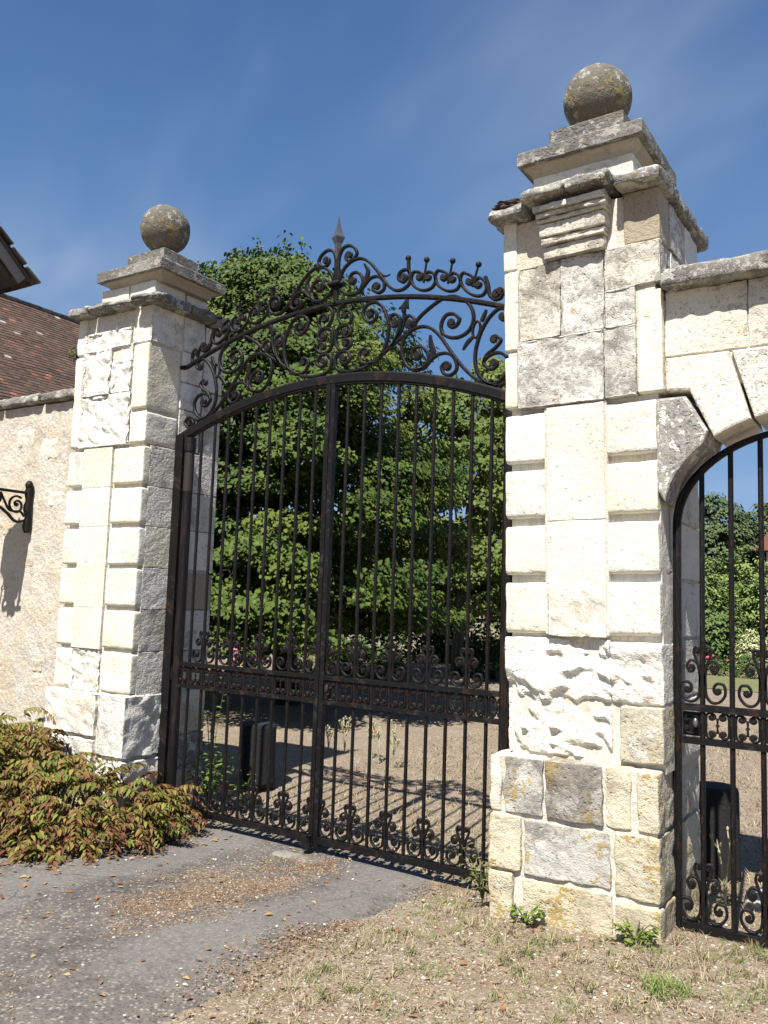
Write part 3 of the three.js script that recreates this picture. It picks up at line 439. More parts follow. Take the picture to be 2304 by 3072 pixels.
// ---------------------------------------------------------------- wall with the arch over the side gate
{
  const t = thing('arched_wall', 'pale stone wall with a low arch over the side gate, right of the near pillar', 'wall', [-0.53, 0, -4.73]); t.userData.origin = [-0.53, 0, -4.73];
  const F = -4.545, B = -4.92, CX = -0.53, arc = (x) => 2.17 + 0.508 * Math.sqrt(Math.max(0, 1 - Math.pow((x - CX) / 0.665, 2)));
  const arcPts = (a, c) => steps(a, c, 8).map((x) => [x, arc(x)]), mx = (p) => p.map(([x, y]) => [2 * CX - x, y]).reverse();
  const put = (name, pts, mat, f = F, bevel = 0.014, label) => part(name, slab(pts, B, f, bevel).translate(0.53, 0, 4.73), mat, t, label);
  const springer = [[-1.236, 2.79], [-1.088, 2.79], [-0.978, 2.6], ...arcPts(-0.97, -1.19).slice(1), [-1.234, 2.3]].reverse();
  const second = [[-1.19, 2.83], [-1.194, 3.01], [-0.875, 3.01], [-0.772, arc(-0.772) + 0.004], ...arcPts(-0.78, -0.95).slice(1), [-1.072, 2.822]].reverse();
  const key = [[-0.862, 3.01], [-0.198, 3.01], [-0.302, arc(-0.302)], ...arcPts(-0.305, -0.755).slice(1)].reverse();
  put('voussoir', springer, M.lichen, -4.524, 0.014, 'springer blackened by lichen'); put('voussoir', second, M.rough[1]); put('voussoir', key, M.rough[0]); put('voussoir', mx(springer), M.pale[2]); put('voussoir', mx(second), M.pale[1]);
  // jamb stones under the springing: left ones close up to the pillar, right ones carry the arch
  for (let i = 0; i < 7; i++) { const y0 = i * 0.345 - 0.05, y1 = y0 + 0.335; stone(t, 'jamb_block', [0.137, 0.5, y0, Math.min(y1, 2.48), B, F], pick(M.pale, i), { r: 0.016, amp: 0.006 }); }
  part('core', new THREE.BoxGeometry(1.38, 0.5, 0.3).translate(0.5, 3.09, 0).translate(-0.5, 0, 0), M.mortar, t);
  [[-1.198, -0.79], [-0.78, -0.33], [-0.32, 0.12], [0.13, 0.6]].forEach(([x0, x1], i) => stone(t, 'wall_block', [x0, x1, 3.025, 3.375, B, F - 0.02], i === 1 ? M.grey[2] : M.rubble[0], { r: 0.006, step: 0.04, amp: 0.008, freq: 9, grow: 0.003 }));
  for (let r = 0; r < 9; r++) for (let i = 0; i < 3; i++) stone(t, 'wall_block', [0.51 + i * 0.6 - (r % 2) * 0.0, 1.1 + i * 0.6, r * 0.345 - 0.05, r * 0.345 + 0.29, B, F - 0.01], pick(M.pale, r + i), { r: 0.012, amp: 0.008, step: 0.12 });
  for (let i = 0; i < 5; i++) stone(t, 'coping_stone', [-1.21 + i * 0.69, -0.53 + i * 0.69, 3.372, 3.482, -5.0, -4.46], i % 2 ? M.capPale : M.cap[1], { r: 0.035, step: 0.04, amp: 0.014, freq: 13 });
}

// ---------------------------------------------------------------- wrought iron
const V2 = (s) => s.trim().split(/\s+/).map((q) => q.split(',').map(Number)).map(([x, y]) => [(x - 10) / 1000, y / 1000]);
function smoothPath(pts, n = 7) {
  if (pts.length < 3) return pts;
  const c = new THREE.CatmullRomCurve3(pts.map(([x, y]) => new THREE.Vector3(x, y, 0)), false, 'centripetal'); return c.getPoints((pts.length - 1) * n).map((p) => [p.x, p.y]);
}
// winds the end of a path in to an eye
function curlIn(pts, [cx, cy], turns = 1.15, r1 = 0.012) {
  const [px, py] = pts[pts.length - 1], [qx, qy] = pts[pts.length - 2], a0 = Math.atan2(py - cy, px - cx), r0 = Math.hypot(px - cx, py - cy);
  const dir = Math.sign((px - cx) * (py - qy) - (py - cy) * (px - qx)) || 1, N = Math.ceil(26 * turns), out = [];
  for (let i = 1; i <= N; i++) { const t = i / N, r = r0 * Math.pow(r1 / r0, Math.pow(t, 0.85)), a = a0 + dir * turns * 2 * Math.PI * t; out.push([cx + r * Math.cos(a), cy + r * Math.sin(a)]); }
  return pts.concat(out);
}
// sweeps a chamfered flat bar along a path in the plane of the gate; w across, d front to back; taper(t) scales w
function bar2D(path, w = 0.014, d = 0.026, taper = null) {
  const uvs = [], P = path.filter((p, i) => !i || Math.hypot(p[0] - path[i - 1][0], p[1] - path[i - 1][1]) > 1e-4), n = P.length, pos = [], nor = [], index = [], U0 = P[0][0] * 3.7 + P[0][1] * 5.3, len = [0]; for (let i = 1; i < n; i++) len.push(len[i - 1] + Math.hypot(P[i][0] - P[i - 1][0], P[i][1] - P[i - 1][1]));
  const c = Math.min(w, d) * 0.25, prof = [[-w / 2, d / 2 - c], [-w / 2 + c, d / 2], [w / 2 - c, d / 2], [w / 2, d / 2 - c], [w / 2, -d / 2 + c], [w / 2 - c, -d / 2], [-w / 2 + c, -d / 2], [-w / 2, -d / 2 + c]];
  const side = P.map((p, i) => { const a = P[Math.max(0, i - 1)], b = P[Math.min(n - 1, i + 1)], l = Math.hypot(b[0] - a[0], b[1] - a[1]) || 1; return [(b[1] - a[1]) / l, -(b[0] - a[0]) / l]; });
  for (let k = 0; k < 8; k++) {
    const A = prof[k], B = prof[(k + 1) % 8], e = [B[0] - A[0], B[1] - A[1]], l = Math.hypot(...e), nn = [-e[1] / l * 1, e[0] / l], base = pos.length / 3;
    for (let i = 0; i < n; i++) { const s = taper ? taper(i / (n - 1)) : 1; for (const q of [A, B]) { pos.push(P[i][0] + side[i][0] * q[0] * s, P[i][1] + side[i][1] * q[0] * s, q[1] * (0.6 + 0.4 * s)); nor.push(side[i][0] * nn[0], side[i][1] * nn[0], nn[1]); uvs.push(U0 + len[i] * 2, k * 0.07 + (q === B ? 0.05 : 0)); } }
    for (let i = 0; i < n - 1; i++) { const a = base + i * 2; index.push(a, a + 1, a + 2, a + 1, a + 3, a + 2); }
  }
  for (const i of [0, n - 1]) { const base = pos.length / 3, s = taper ? taper(i ? 1 : 0) : 1; for (const q of prof) { pos.push(P[i][0] + side[i][0] * q[0] * s, P[i][1] + side[i][1] * q[0] * s, q[1] * (0.6 + 0.4 * s)); nor.push(-side[i][1] * (i ? 1 : -1) * -1, side[i][0] * (i ? 1 : -1), 0); } for (let k = 1; k < 7; k++) i ? index.push(base, base + k + 1, base + k) : index.push(base, base + k, base + k + 1); }
  const g = new THREE.BufferGeometry(); g.setAttribute('position', new THREE.Float32BufferAttribute(pos, 3)); g.setAttribute('normal', new THREE.Float32BufferAttribute(nor, 3)); g.setAttribute('uv', new THREE.Float32BufferAttribute(uvs.concat(new Array(pos.length / 3 * 2 - uvs.length).fill(0.3)), 2)); g.setIndex(index); return g;
}
const eye = ([x, y], r = 0.014, d = 0.03) => { const g = new THREE.CylinderGeometry(r, r * 0.9, d, 12).rotateX(Math.PI / 2); g.translate(x, y, 0); return g; };
// a scroll: a path, wound in at either end when an eye is given
function scroll(s, e0, e1, o = {}) {
  let p = typeof s === 'string' ? V2(s) : s; p = smoothPath(p, 6);
  const E = (e) => typeof e === 'string' ? V2(e)[0] : e, gs = [];
  if (e1) { p = curlIn(p, E(e1), o.turns ?? 1.1, o.r1 ?? 0.013); gs.push(eye(E(e1), (o.eye ?? 0.016) * 1.2, (o.d ?? 0.026) + 0.008)); }
  if (e0) { p = curlIn(p.reverse(), E(e0), o.turns0 ?? o.turns ?? 1.1, o.r1 ?? 0.013).reverse(); gs.push(eye(E(e0), (o.eye ?? 0.016) * 1.2, (o.d ?? 0.026) + 0.008)); }
  gs.unshift(bar2D(p, (o.w ?? 0.016) * (o.taper ? 1.1 : 1.3), (o.d ?? 0.026) * 1.12, o.taper)); return gs.length > 1 ? mergeGeometries(gs.map(plain)) : gs[0];
}
function plain(g) { const q = g.clone(); for (const k of Object.keys(q.attributes)) if (!['position', 'normal', 'uv'].includes(k)) q.deleteAttribute(k); return q; }
const mirrorX = (g) => { const q = g.clone(), p = q.attributes.position, n = q.attributes.normal, ix = q.index; for (let i = 0; i < p.count; i++) { p.setX(i, -p.getX(i)); n.setX(i, -n.getX(i)); } if (ix) for (let i = 0; i < ix.count; i += 3) { const a = ix.getX(i + 1); ix.setX(i + 1, ix.getX(i + 2)); ix.setX(i + 2, a); } else for (const at of Object.values(q.attributes)) for (let i = 0; i < at.count; i += 3) for (let k = 0; k < at.itemSize; k++) { const a = at.array[(i + 1) * at.itemSize + k]; at.array[(i + 1) * at.itemSize + k] = at.array[(i + 2) * at.itemSize + k]; at.array[(i + 2) * at.itemSize + k] = a; } return q; };
const boxAt = (x0, x1, y0, y1, z0, z1, c = 0.003) => { const s = new THREE.Shape([[x0 + c, y0], [x1 - c, y0], [x1, y0 + c], [x1, y1 - c], [x1 - c, y1], [x0 + c, y1], [x0, y1 - c], [x0, y0 + c]].map((p) => new THREE.Vector2(...p))); return new THREE.ExtrudeGeometry(s, { depth: z1 - z0, bevelEnabled: false }).translate(0, 0, z0); };
const lens = (t) => 0.25 + 1.15 * Math.pow(Math.sin(Math.PI * (0.06 + 0.9 * t)), 0.8);
const ROD = new Map(); const rod = (x, y0, y1, r = 0.0122) => { const g = new THREE.CylinderGeometry(r, r, y1 - y0, 10), q = g.attributes.uv; for (let i = 0; i < q.count; i++) q.setXY(i, q.getY(i) * (y1 - y0) * 2 + x * 7.7, q.getX(i) * 0.25); g.translate(x, (y0 + y1) / 2, 0); return g; };
const GX0 = -3.645, GZ = -4.88;
const hoopY = (u) => 3.815 - 0.1325 * u * u, archY = (u) => 3.284 - 0.138 * u * u;       // centre line of the upper hoop, top of the arch rail

// ---- fixed overthrow: arch rail, hoop and scrollwork, with its two posts against the pillars
{
  const t = thing('gate_overthrow', 'black wrought iron scrollwork crest with spear finial above the carriage gate', 'ironwork', [GX0, 0, GZ]), I = M.iron;
  part('arch_rail', bar2D(steps(-1.535, 1.57, 60).map((u) => [u, archY(u) - 0.04]), 0.078, 0.05), I, t);
  part('hoop_rail', bar2D([[-1.56, 3.522], ...steps(-1.49, 1.56, 60).map((u) => [u, hoopY(u) - 0.0])], 0.034, 0.034), I, t);
  part('gate_post', boxAt(-1.535, -1.45, -0.1, archY(1.5) - 0.02, -0.04, 0.04), I, t); part('gate_post', boxAt(1.46, 1.545, -0.1, archY(1.5) - 0.02, -0.04, 0.04), I, t);
  part('centre_post', bar2D([[0, hoopY(0) - 0.01], [0, 3.95], [0, 4.15]], 0.034, 0.034), I, t);
  // spear point: four-sided leaf on a tapering socket
  const sp = new THREE.LatheGeometry([[0.0, 4.485], [0.006, 4.46], [0.018, 4.40], [0.034, 4.345], [0.052, 4.318], [0.05, 4.31], [0.03, 4.27], [0.02, 4.2], [0.0165, 4.14], [0, 4.14]].map((p) => new THREE.Vector2(...p)), 4).toNonIndexed(); sp.computeVertexNormals(); sp.rotateY(0.35);
  part('spear_finial', sp, M.steel, t, 'grey steel spear point');
  part('collar', mergeGeometries([new THREE.CylinderGeometry(0.019, 0.019, 0.1, 14).rotateZ(Math.PI / 2).translate(0, 3.962, 0.026), new THREE.CylinderGeometry(0.019, 0.019, 0.1, 14).rotateZ(Math.PI / 2).translate(0, 3.962, -0.026), new THREE.SphereGeometry(0.021, 12, 8).translate(0.05, 3.962, 0), new THREE.SphereGeometry(0.021, 12, 8).translate(-0.05, 3.962, 0)]), I, t);
  const both = (name, g) => { part(name, g, I, t); part(name, mirrorX(g), I, t); };
  // above the hoop
  both('scroll', scroll('38,3975 22,4087 29,4176 59,4225 107,4236 162,4205 183,4160 162,4128', null, '116,4158'));
  both('scroll', scroll('30,3940 47,4018 82,4075 145,4113 219,4117 294,4075 359,4005 412,3934 465,3871 527,3826 586,3824 634,3855 644,3900 628,3956 624,4030', null, null));
  both('scroll', scroll('641,3927 621,3955 591,3962 552,3944 549,3900 584,3874', null, '588,3908', { turns: 0.8 }));
  both('scroll', scroll('30,3960 34,3947 58,3907 124,3862 198,3865 244,3910 236,3974 192,4018 144,4014 126,3976', null, '158,3965', { turns: 0.9 }));
  both('leaf', scroll('252,4070 286,4010 273,3959 243,3919 209,3863', null, null, { w: 0.024, d: 0.018, taper: lens }));
  both('scroll', scroll('209,3858 259,3908 309,3952 371,3954 424,3905 426,3852 386,3833 340,3855', null, '366,3881', { turns: 0.9 }));
  both('leaf', scroll('477,3950 432,3946 380,3984', null, null, { w: 0.02, d: 0.018, taper: (q) => 0.2 + 0.9 * q }));
  const ball = (x, y) => new THREE.SphereGeometry(0.0205, 16, 12).translate((x - 10) / 1000, y / 1000, 0);
  both('ball_tip', ball(621, 4041));
  const U = V2('715,3920 670,3925 650,3885 674,3826 747,3788 817,3801 844,3850 826,3900 790,3915');
  [[0, 0, '770,4001 750,3843'], [0.190, -0.036, '972,3954 940,3801'], [0.384, -0.098, '1167,3892 1125,3747']].forEach(([dx, dy, st], i) => {
    const g = scroll(U.map(([x, y]) => [x + dx, y + dy - (x - 0.737) * (0.08 + 0.14 * i)]), [0.705 + dx, 3.887 + dy], [0.777 + dx, 3.874 + dy - 0.01 * i], { turns: 0.85, w: 0.014 }); both('crest_scroll', g);
    const p = V2(st); both('spike', bar2D([p[0], p[1]], 0.017, 0.017, (q) => 0.75 + 0.6 * q * (q > 0.85 ? 0.4 : 1))); both('ball_tip', new THREE.SphereGeometry(0.0205, 16, 12).translate(p[0][0], p[0][1], 0));
  });
  both('scroll', scroll('1218,3800 1240,3740 1253,3668 1289,3634 1331,3637 1342,3660', null, '1322,3681', { turns: 0.7 }));
  both('scroll', scroll('1392,3590 1380,3630 1350,3675 1322,3690', null, '1300,3665', { turns: 0.7 }));
  both('scroll', scroll('1440,3555 1450,3590 1430,3650 1400,3660', null, '1400,3630', { turns: 0.7 }));
  // between hoop and arch rail
  both('scroll', scroll('159,3683 139,3646 80,3650 37,3711 45,3773 94,3805 179,3805 264,3795 347,3780 410,3736 453,3664 478,3582 472,3488 443,3406 396,3343 335,3324 268,3341 235,3389', '101,3712', '286,3409', { turns: 0.9 }));
  both('scroll', scroll('410,3736 348,3769 286,3757 257,3713 275,3657 333,3626 373,3655', null, '322,3684', { turns: 0.95 }));
  both('scroll', scroll('160,3581 135,3629 81,3637 38,3622 26,3570 28,3515 57,3466 122,3457 163,3487', '110,3585', '114,3503', { turns: 0.9 }));
  both('scroll', scroll('162,3390 133,3438 80,3445 38,3424 26,3381 42,3325 108,3297 224,3294 335,3324 444,3388 560,3463 646,3515 729,3604 822,3665 913,3705 996,3703 1069,3666 1124,3600 1139,3524 1110,3456 1040,3421 967,3427 907,3469 900,3536 935,3585 990,3584 1036,3545', '103,3393', '978,3528', { turns: 0.9, w: 0.017 }));
  both('scroll', scroll('681,3332 680,3375 727,3398 779,3370 807,3312 797,3267 742,3236 675,3244 620,3298 593,3378 600,3453 646,3506 722,3533 798,3522 874,3465 932,3391 998,3300 1090,3191 1180,3112 1250,3078 1335,3055', '717,3338', null, { turns: 0.85, w: 0.017 }));
  both('scroll', scroll('907,3229 929,3184 984,3171 1023,3207 1008,3274 961,3317 897,3325 833,3296 770,3240 704,3240', '950,3228', null, { turns: 0.95 }));
  both('leaf', scroll('814,3465 821,3406 841,3345 833,3313 806,3283', null, null, { w: 0.026, d: 0.018, taper: lens }));
  both('scroll', scroll('493,3408 550,3477 592,3565 604,3650', null, null, { w: 0.018 }));
  { const s = new THREE.Shape([[618, 3763], [606, 3735], [557, 3687], [575, 3687], [587, 3655], [612, 3655], [614, 3684], [637, 3674], [632, 3712], [630, 3755]].map(([x, y]) => new THREE.Vector2((x - 10) / 1000, y / 1000))); both('arrow_leaf', new THREE.ExtrudeGeometry(s, { depth: 0.014, bevelEnabled: true, bevelThickness: 0.006, bevelSize: 0.005, bevelOffset: -0.004, bevelSegments: 1 }).translate(0, 0, -0.007)); }
  both('scroll', scroll('502,3424 544,3487 570,3594 554,3640 509,3654 485,3616 504,3574', null, '530,3600', { turns: 0.85 }));
  both('scroll', scroll('531,3446 587,3540 609,3606 642,3626 687,3593 693,3555 657,3538', null, '648,3572', { turns: 0.85 }));
  { const g = []; for (let i = 0; i <= 28; i++) { const a = i / 28 * 2 * Math.PI, x = 0.03 * Math.cos(a), y = 0.055 * Math.sin(a); g.push([1.152 + x * 0.87 + y * 0.14, 3.452 + y * 0.99 - x * 0.2]); } both('ring', bar2D(g, 0.014, 0.024)); }
  both('leaf', scroll('1230,3575 1214,3535 1196,3500', null, null, { w: 0.022, d: 0.016, taper: (q) => 0.45 + 0.8 * Math.sin(Math.PI * (0.1 + 0.7 * q)) })); both('leaf', scroll('1065,3328 1103,3378 1136,3405', null, null, { w: 0.022, d: 0.016, taper: (q) => 0.45 + 0.8 * Math.sin(Math.PI * (0.1 + 0.7 * q)) }));
  both('scroll', scroll('1386,3505 1390,3535 1370,3556 1326,3568 1262,3528 1205,3449 1172,3365 1158,3295 1165,3198 1206,3121 1267,3070 1344,3050', '1350,3515', null, { turns: 0.7, w: 0.017 }));
  both('scroll', scroll('1310,3386 1338,3358 1307,3317 1242,3272 1219,3224', '1290,3366', null, { turns: 0.6 }));
  both('scroll', scroll('1252,3180 1219,3224 1262,3267 1335,3274 1393,3219 1376,3133 1299,3073 1200,3106', '1288,3212', null, { turns: 0.9 }));
  both('scroll', scroll('1389,3036 1434,3010 1485,3055 1445,3098 1371,3072 1297,3051', '1434,3047', null, { turns: 0.8 }));
}

// ---- forged ornaments shared by the gates
// half of the scroll tree that grows up a bar: loop on the rail, branch, tip; (0, 0) is the foot of the bar on the rail
const treeHalf = (() => {
  const A = scroll([[0.012, 0.16], [0.013, 0.09], [0.02, 0.035], [0.045, 0.012], [0.08, 0.016], [0.108, 0.05], [0.1, 0.09], [0.072, 0.095]], null, [0.074, 0.064], { turns: 0.8, w: 0.0092, d: 0.02, eye: 0.0095, r1: 0.009 });
  const B = scroll([[0.012, 0.08], [0.014, 0.135], [0.03, 0.18], [0.056, 0.188], [0.076, 0.165], [0.066, 0.14]], null, [0.054, 0.157], { turns: 0.75, w: 0.0092, d: 0.02, eye: 0.008, r1: 0.008 });
  const C = scroll([[0.012, 0.15], [0.03, 0.19], [0.042, 0.222], [0.034, 0.245], [0.018, 0.244]], null, [0.024, 0.23], { turns: 0.6, w: 0.0088, d: 0.018, eye: 0.006, r1: 0.006 });
  return mergeGeometries([A, B, C].map(plain));
})();
const TREE = mergeGeometries([treeHalf, mirrorX(treeHalf)]), TREE_R = treeHalf, TREE_L = mirrorX(treeHalf);
// the lyre panel between two bars, 0.135 high
const LYRE = (() => {
  const q = [];
  for (const s of [1, -1]) for (const v of [1, -1]) { const g = scroll([[0.052, 0.0675], [0.052, 0.1], [0.046, 0.123], [0.028, 0.128], [0.012, 0.116]], null, [0.026, 0.108], { turns: 0.85, w: 0.009, d: 0.018, eye: 0.0085, r1: 0.007 }); if (s < 0 !== v < 0 ? false : false) continue; const h = s > 0 ? g : mirrorX(g); if (v < 0) { const k = h.clone(), p = k.attributes.position, n = k.attributes.normal, ix = k.index; for (let i = 0; i < p.count; i++) { p.setY(i, 0.135 - p.getY(i)); n.setY(i, -n.getY(i)); } for (let i = 0; i < ix.count; i += 3) { const a = ix.getX(i + 1); ix.setX(i + 1, ix.getX(i + 2)); ix.setX(i + 2, a); } q.push(k); } else q.push(h); }
  q.push(new THREE.LatheGeometry([[0, 0.028], [0.007, 0.03], [0.005, 0.05], [0.004, 0.058], [0.0105, 0.0675], [0.004, 0.077], [0.005, 0.085], [0.007, 0.105], [0, 0.107]].map((p) => new THREE.Vector2(...p)), 10));
  return mergeGeometries(q.map(plain));
})();
const at = (g, x, y, z = 0) => g.clone().translate(x, y, z);
function place(name, geo, mat, parent, x, y, z = 0) { const m = part(name, geo, mat, parent); m.position.set(x, y, z); return m; }

// ---- the two leaves of the carriage gate
function leaf(s, label) {   // s = -1 left leaf, +1 right leaf
  const t = thing('gate_leaf', label, 'iron gate', [GX0 + s * 1.40, 0, GZ], 'leaves of the carriage gate'), I = M.iron, X = (u) => s * (u - 1.40), box = (a, b, y0, y1, z0, z1) => boxAt(Math.min(X(a), X(b)), Math.max(X(a), X(b)), y0, y1, z0, z1);
  const top = (u) => archY(u) - 0.082;
  part('stile', box(0.003, 0.039, -0.02, top(0) + 0.02, -0.022, 0.022), I, t, 'meeting stile in the middle of the gate');
  part('top_rail', bar2D(steps(0.0, 1.43, 30).map((u) => [X(u), archY(u) - 0.078]), 0.016, 0.036), I, t);
  part('bottom_rail', box(0.04, 1.40, 0.012, 0.054, -0.022, 0.022), I, t);
  part('middle_rail', box(0.04, 1.40, 1.112, 1.142, -0.02, 0.02), I, t); part('middle_rail', box(0.04, 1.40, 0.946, 0.976, -0.02, 0.02), I, t);
  part('pivot_tube', new THREE.CylinderGeometry(0.038, 0.038, 2.78, 18).translate(X(1.405), 1.42, 0), I, t);
  if (s < 0) part('rusty_sleeve', new THREE.CylinderGeometry(0.0392, 0.0392, 0.34, 18).translate(X(1.405), 2.66, 0), M.rust, t, 'rust-brown sleeve under the upper hinge');
  part('hinge_collar', new THREE.CylinderGeometry(0.047, 0.047, 0.11, 18).translate(X(1.405), 2.87, 0), I, t); part('hinge_collar', new THREE.CylinderGeometry(0.047, 0.047, 0.06, 18).translate(X(1.405), 0.03, 0), I, t);
  part('hinge_strap', box(1.385, 1.475, 1.0, 1.1, -0.03, 0.03), I, t);
  const sp = 0.1415;
  for (let k = 1; k <= 9; k++) {
    const u = k * sp + 0.005;
    place('bar', rod(0, 0.04, top(u) + 0.01), I, t, X(u), 0);
    if (k % 2 === 0) { place('rail_scroll', TREE, I, t, X(u), 1.142); place('rail_scroll', TREE, I, t, X(u), 0.054); }
  }
  for (const y of [1.142, 0.054]) { place('rail_scroll', s > 0 ? TREE_R : TREE_L, I, t, X(0.03), y); }
  for (let k = 0; k <= 9; k++) { const u = (k + 0.5) * sp + (k === 0 ? 0.02 : 0.005); if (k === 0) { place('lyre_panel', LYRE, I, t, X(u), 0.9765); if (s > 0) { part('lock_case', box(0.045, 0.14, 0.985, 1.104, -0.018, 0.004), I, t); part('handle', mergeGeometries([new THREE.SphereGeometry(0.021, 16, 12).scale(0.7, 1.45, 0.7).translate(X(0.092), 1.056, 0.052), new THREE.CylinderGeometry(0.008, 0.008, 0.06, 10).rotateX(Math.PI / 2).translate(X(0.092), 1.056, 0.022)]), M.rust, t, 'oval brown door knob'); } continue; } if (u < 1.37) place('lyre_panel', LYRE, I, t, X(u), 0.9765); }
  if (s < 0) part('drop_bolt_shoe', mergeGeometries([new THREE.CylinderGeometry(0.03, 0.032, 0.085, 16).rotateZ(0.25).rotateX(0.2).translate(X(0.03), 0.02, 0.06), boxAt(X(0.03) - 0.02, X(0.03) + 0.02, -0.02, 0.06, 0.0, 0.06)].map((g) => plain(g.index ? g.toNonIndexed() : g))), I, t);
  return t;
}
leaf(-1, 'left leaf of the black iron carriage gate, hinged beside the far pillar');
leaf(1, 'right leaf of the black iron carriage gate, with the brown oval knob');

// ---- side gate under the arch
{
  const CX = -0.54, t = thing('side_gate', 'narrow black iron gate with arched top, right of the near pillar', 'iron gate', [CX, 0, -4.71]), I = M.iron; t.scale.x = 1.012;
  const arc = (u) => 2.13 + 0.505 * Math.sqrt(Math.max(0, 1 - Math.pow(u / 0.64, 2)));
  const path = [[-0.62, 0.03], [-0.62, 1.0], [-0.622, 1.8], ...Array.from({ length: 41 }, (_, i) => { const a = Math.PI * (1 - i / 40); return [0.622 * Math.cos(a), 2.12 + 0.49 * Math.sin(a)]; }), [0.622, 1.8], [0.62, 1.0], [0.62, 0.03]];
  part('arched_frame', bar2D(path, 0.03, 0.032), I, t);
  part('fixed_frame', bar2D(path.map(([x, y]) => [x * 1.045, y > 2.1 ? y + 0.016 : y - 0.05]), 0.012, 0.03).translate(0, 0, -0.034), I, t);
  part('bottom_rail', boxAt(-0.605, 0.605, 0.05, 0.1, -0.02, 0.02), I, t);
  part('middle_rail', boxAt(-0.602, 0.602, 1.158, 1.192, -0.02, 0.02), I, t); part('middle_rail', boxAt(-0.602, 0.602, 0.99, 1.022, -0.02, 0.02), I, t);
  for (let k = -3; k <= 4; k++) {
    const u = -0.07 + k * 0.1435; if (Math.abs(u) > 0.58) continue;
    place('bar', rod(0, 0.08, 2.12 + 0.475 * Math.sqrt(1 - Math.pow(u / 0.622, 2)), 0.0135), I, t, u, 0);
    if (Math.abs(k % 2) === 1) { for (const y of [1.192, 0.1]) place('rail_scroll', TREE, I, t, u, y).scale.set(1.02, 1.2, 1); }
  }
  for (let k = -3; k <= 3; k++) place('lyre_panel', LYRE.clone().translate(0, 0.004, 0).scale(1.08, 1.02, 1), I, t, -0.07 + (k + 0.5) * 0.1435, 1.018);
  part('lock_case', boxAt(-0.6, -0.51, 1.03, 1.15, -0.03, -0.004), I, t);
  part('keyhole_plate', mergeGeometries([scroll([[-0.59, 1.11], [-0.575, 1.135], [-0.55, 1.14], [-0.525, 1.125]], [-0.577, 1.112], [-0.54, 1.118], { turns: 0.6, w: 0.007, d: 0.012, eye: 0.006, r1: 0.005 }), scroll([[-0.59, 1.06], [-0.575, 1.045], [-0.55, 1.042], [-0.525, 1.055]], [-0.577, 1.066], [-0.54, 1.064], { turns: 0.6, w: 0.007, d: 0.012, eye: 0.006, r1: 0.005 })].map(plain)), I, t);
  part('handle', new THREE.SphereGeometry(0.017, 14, 10).scale(0.8, 1.5, 0.8).translate(-0.53, 1.1, 0.03), M.steel, t, 'worn grey door knob');
  part('handle_stem', new THREE.CylinderGeometry(0.007, 0.007, 0.05, 8).rotateX(Math.PI / 2).translate(-0.53, 1.1, 0.005), I, t);
}

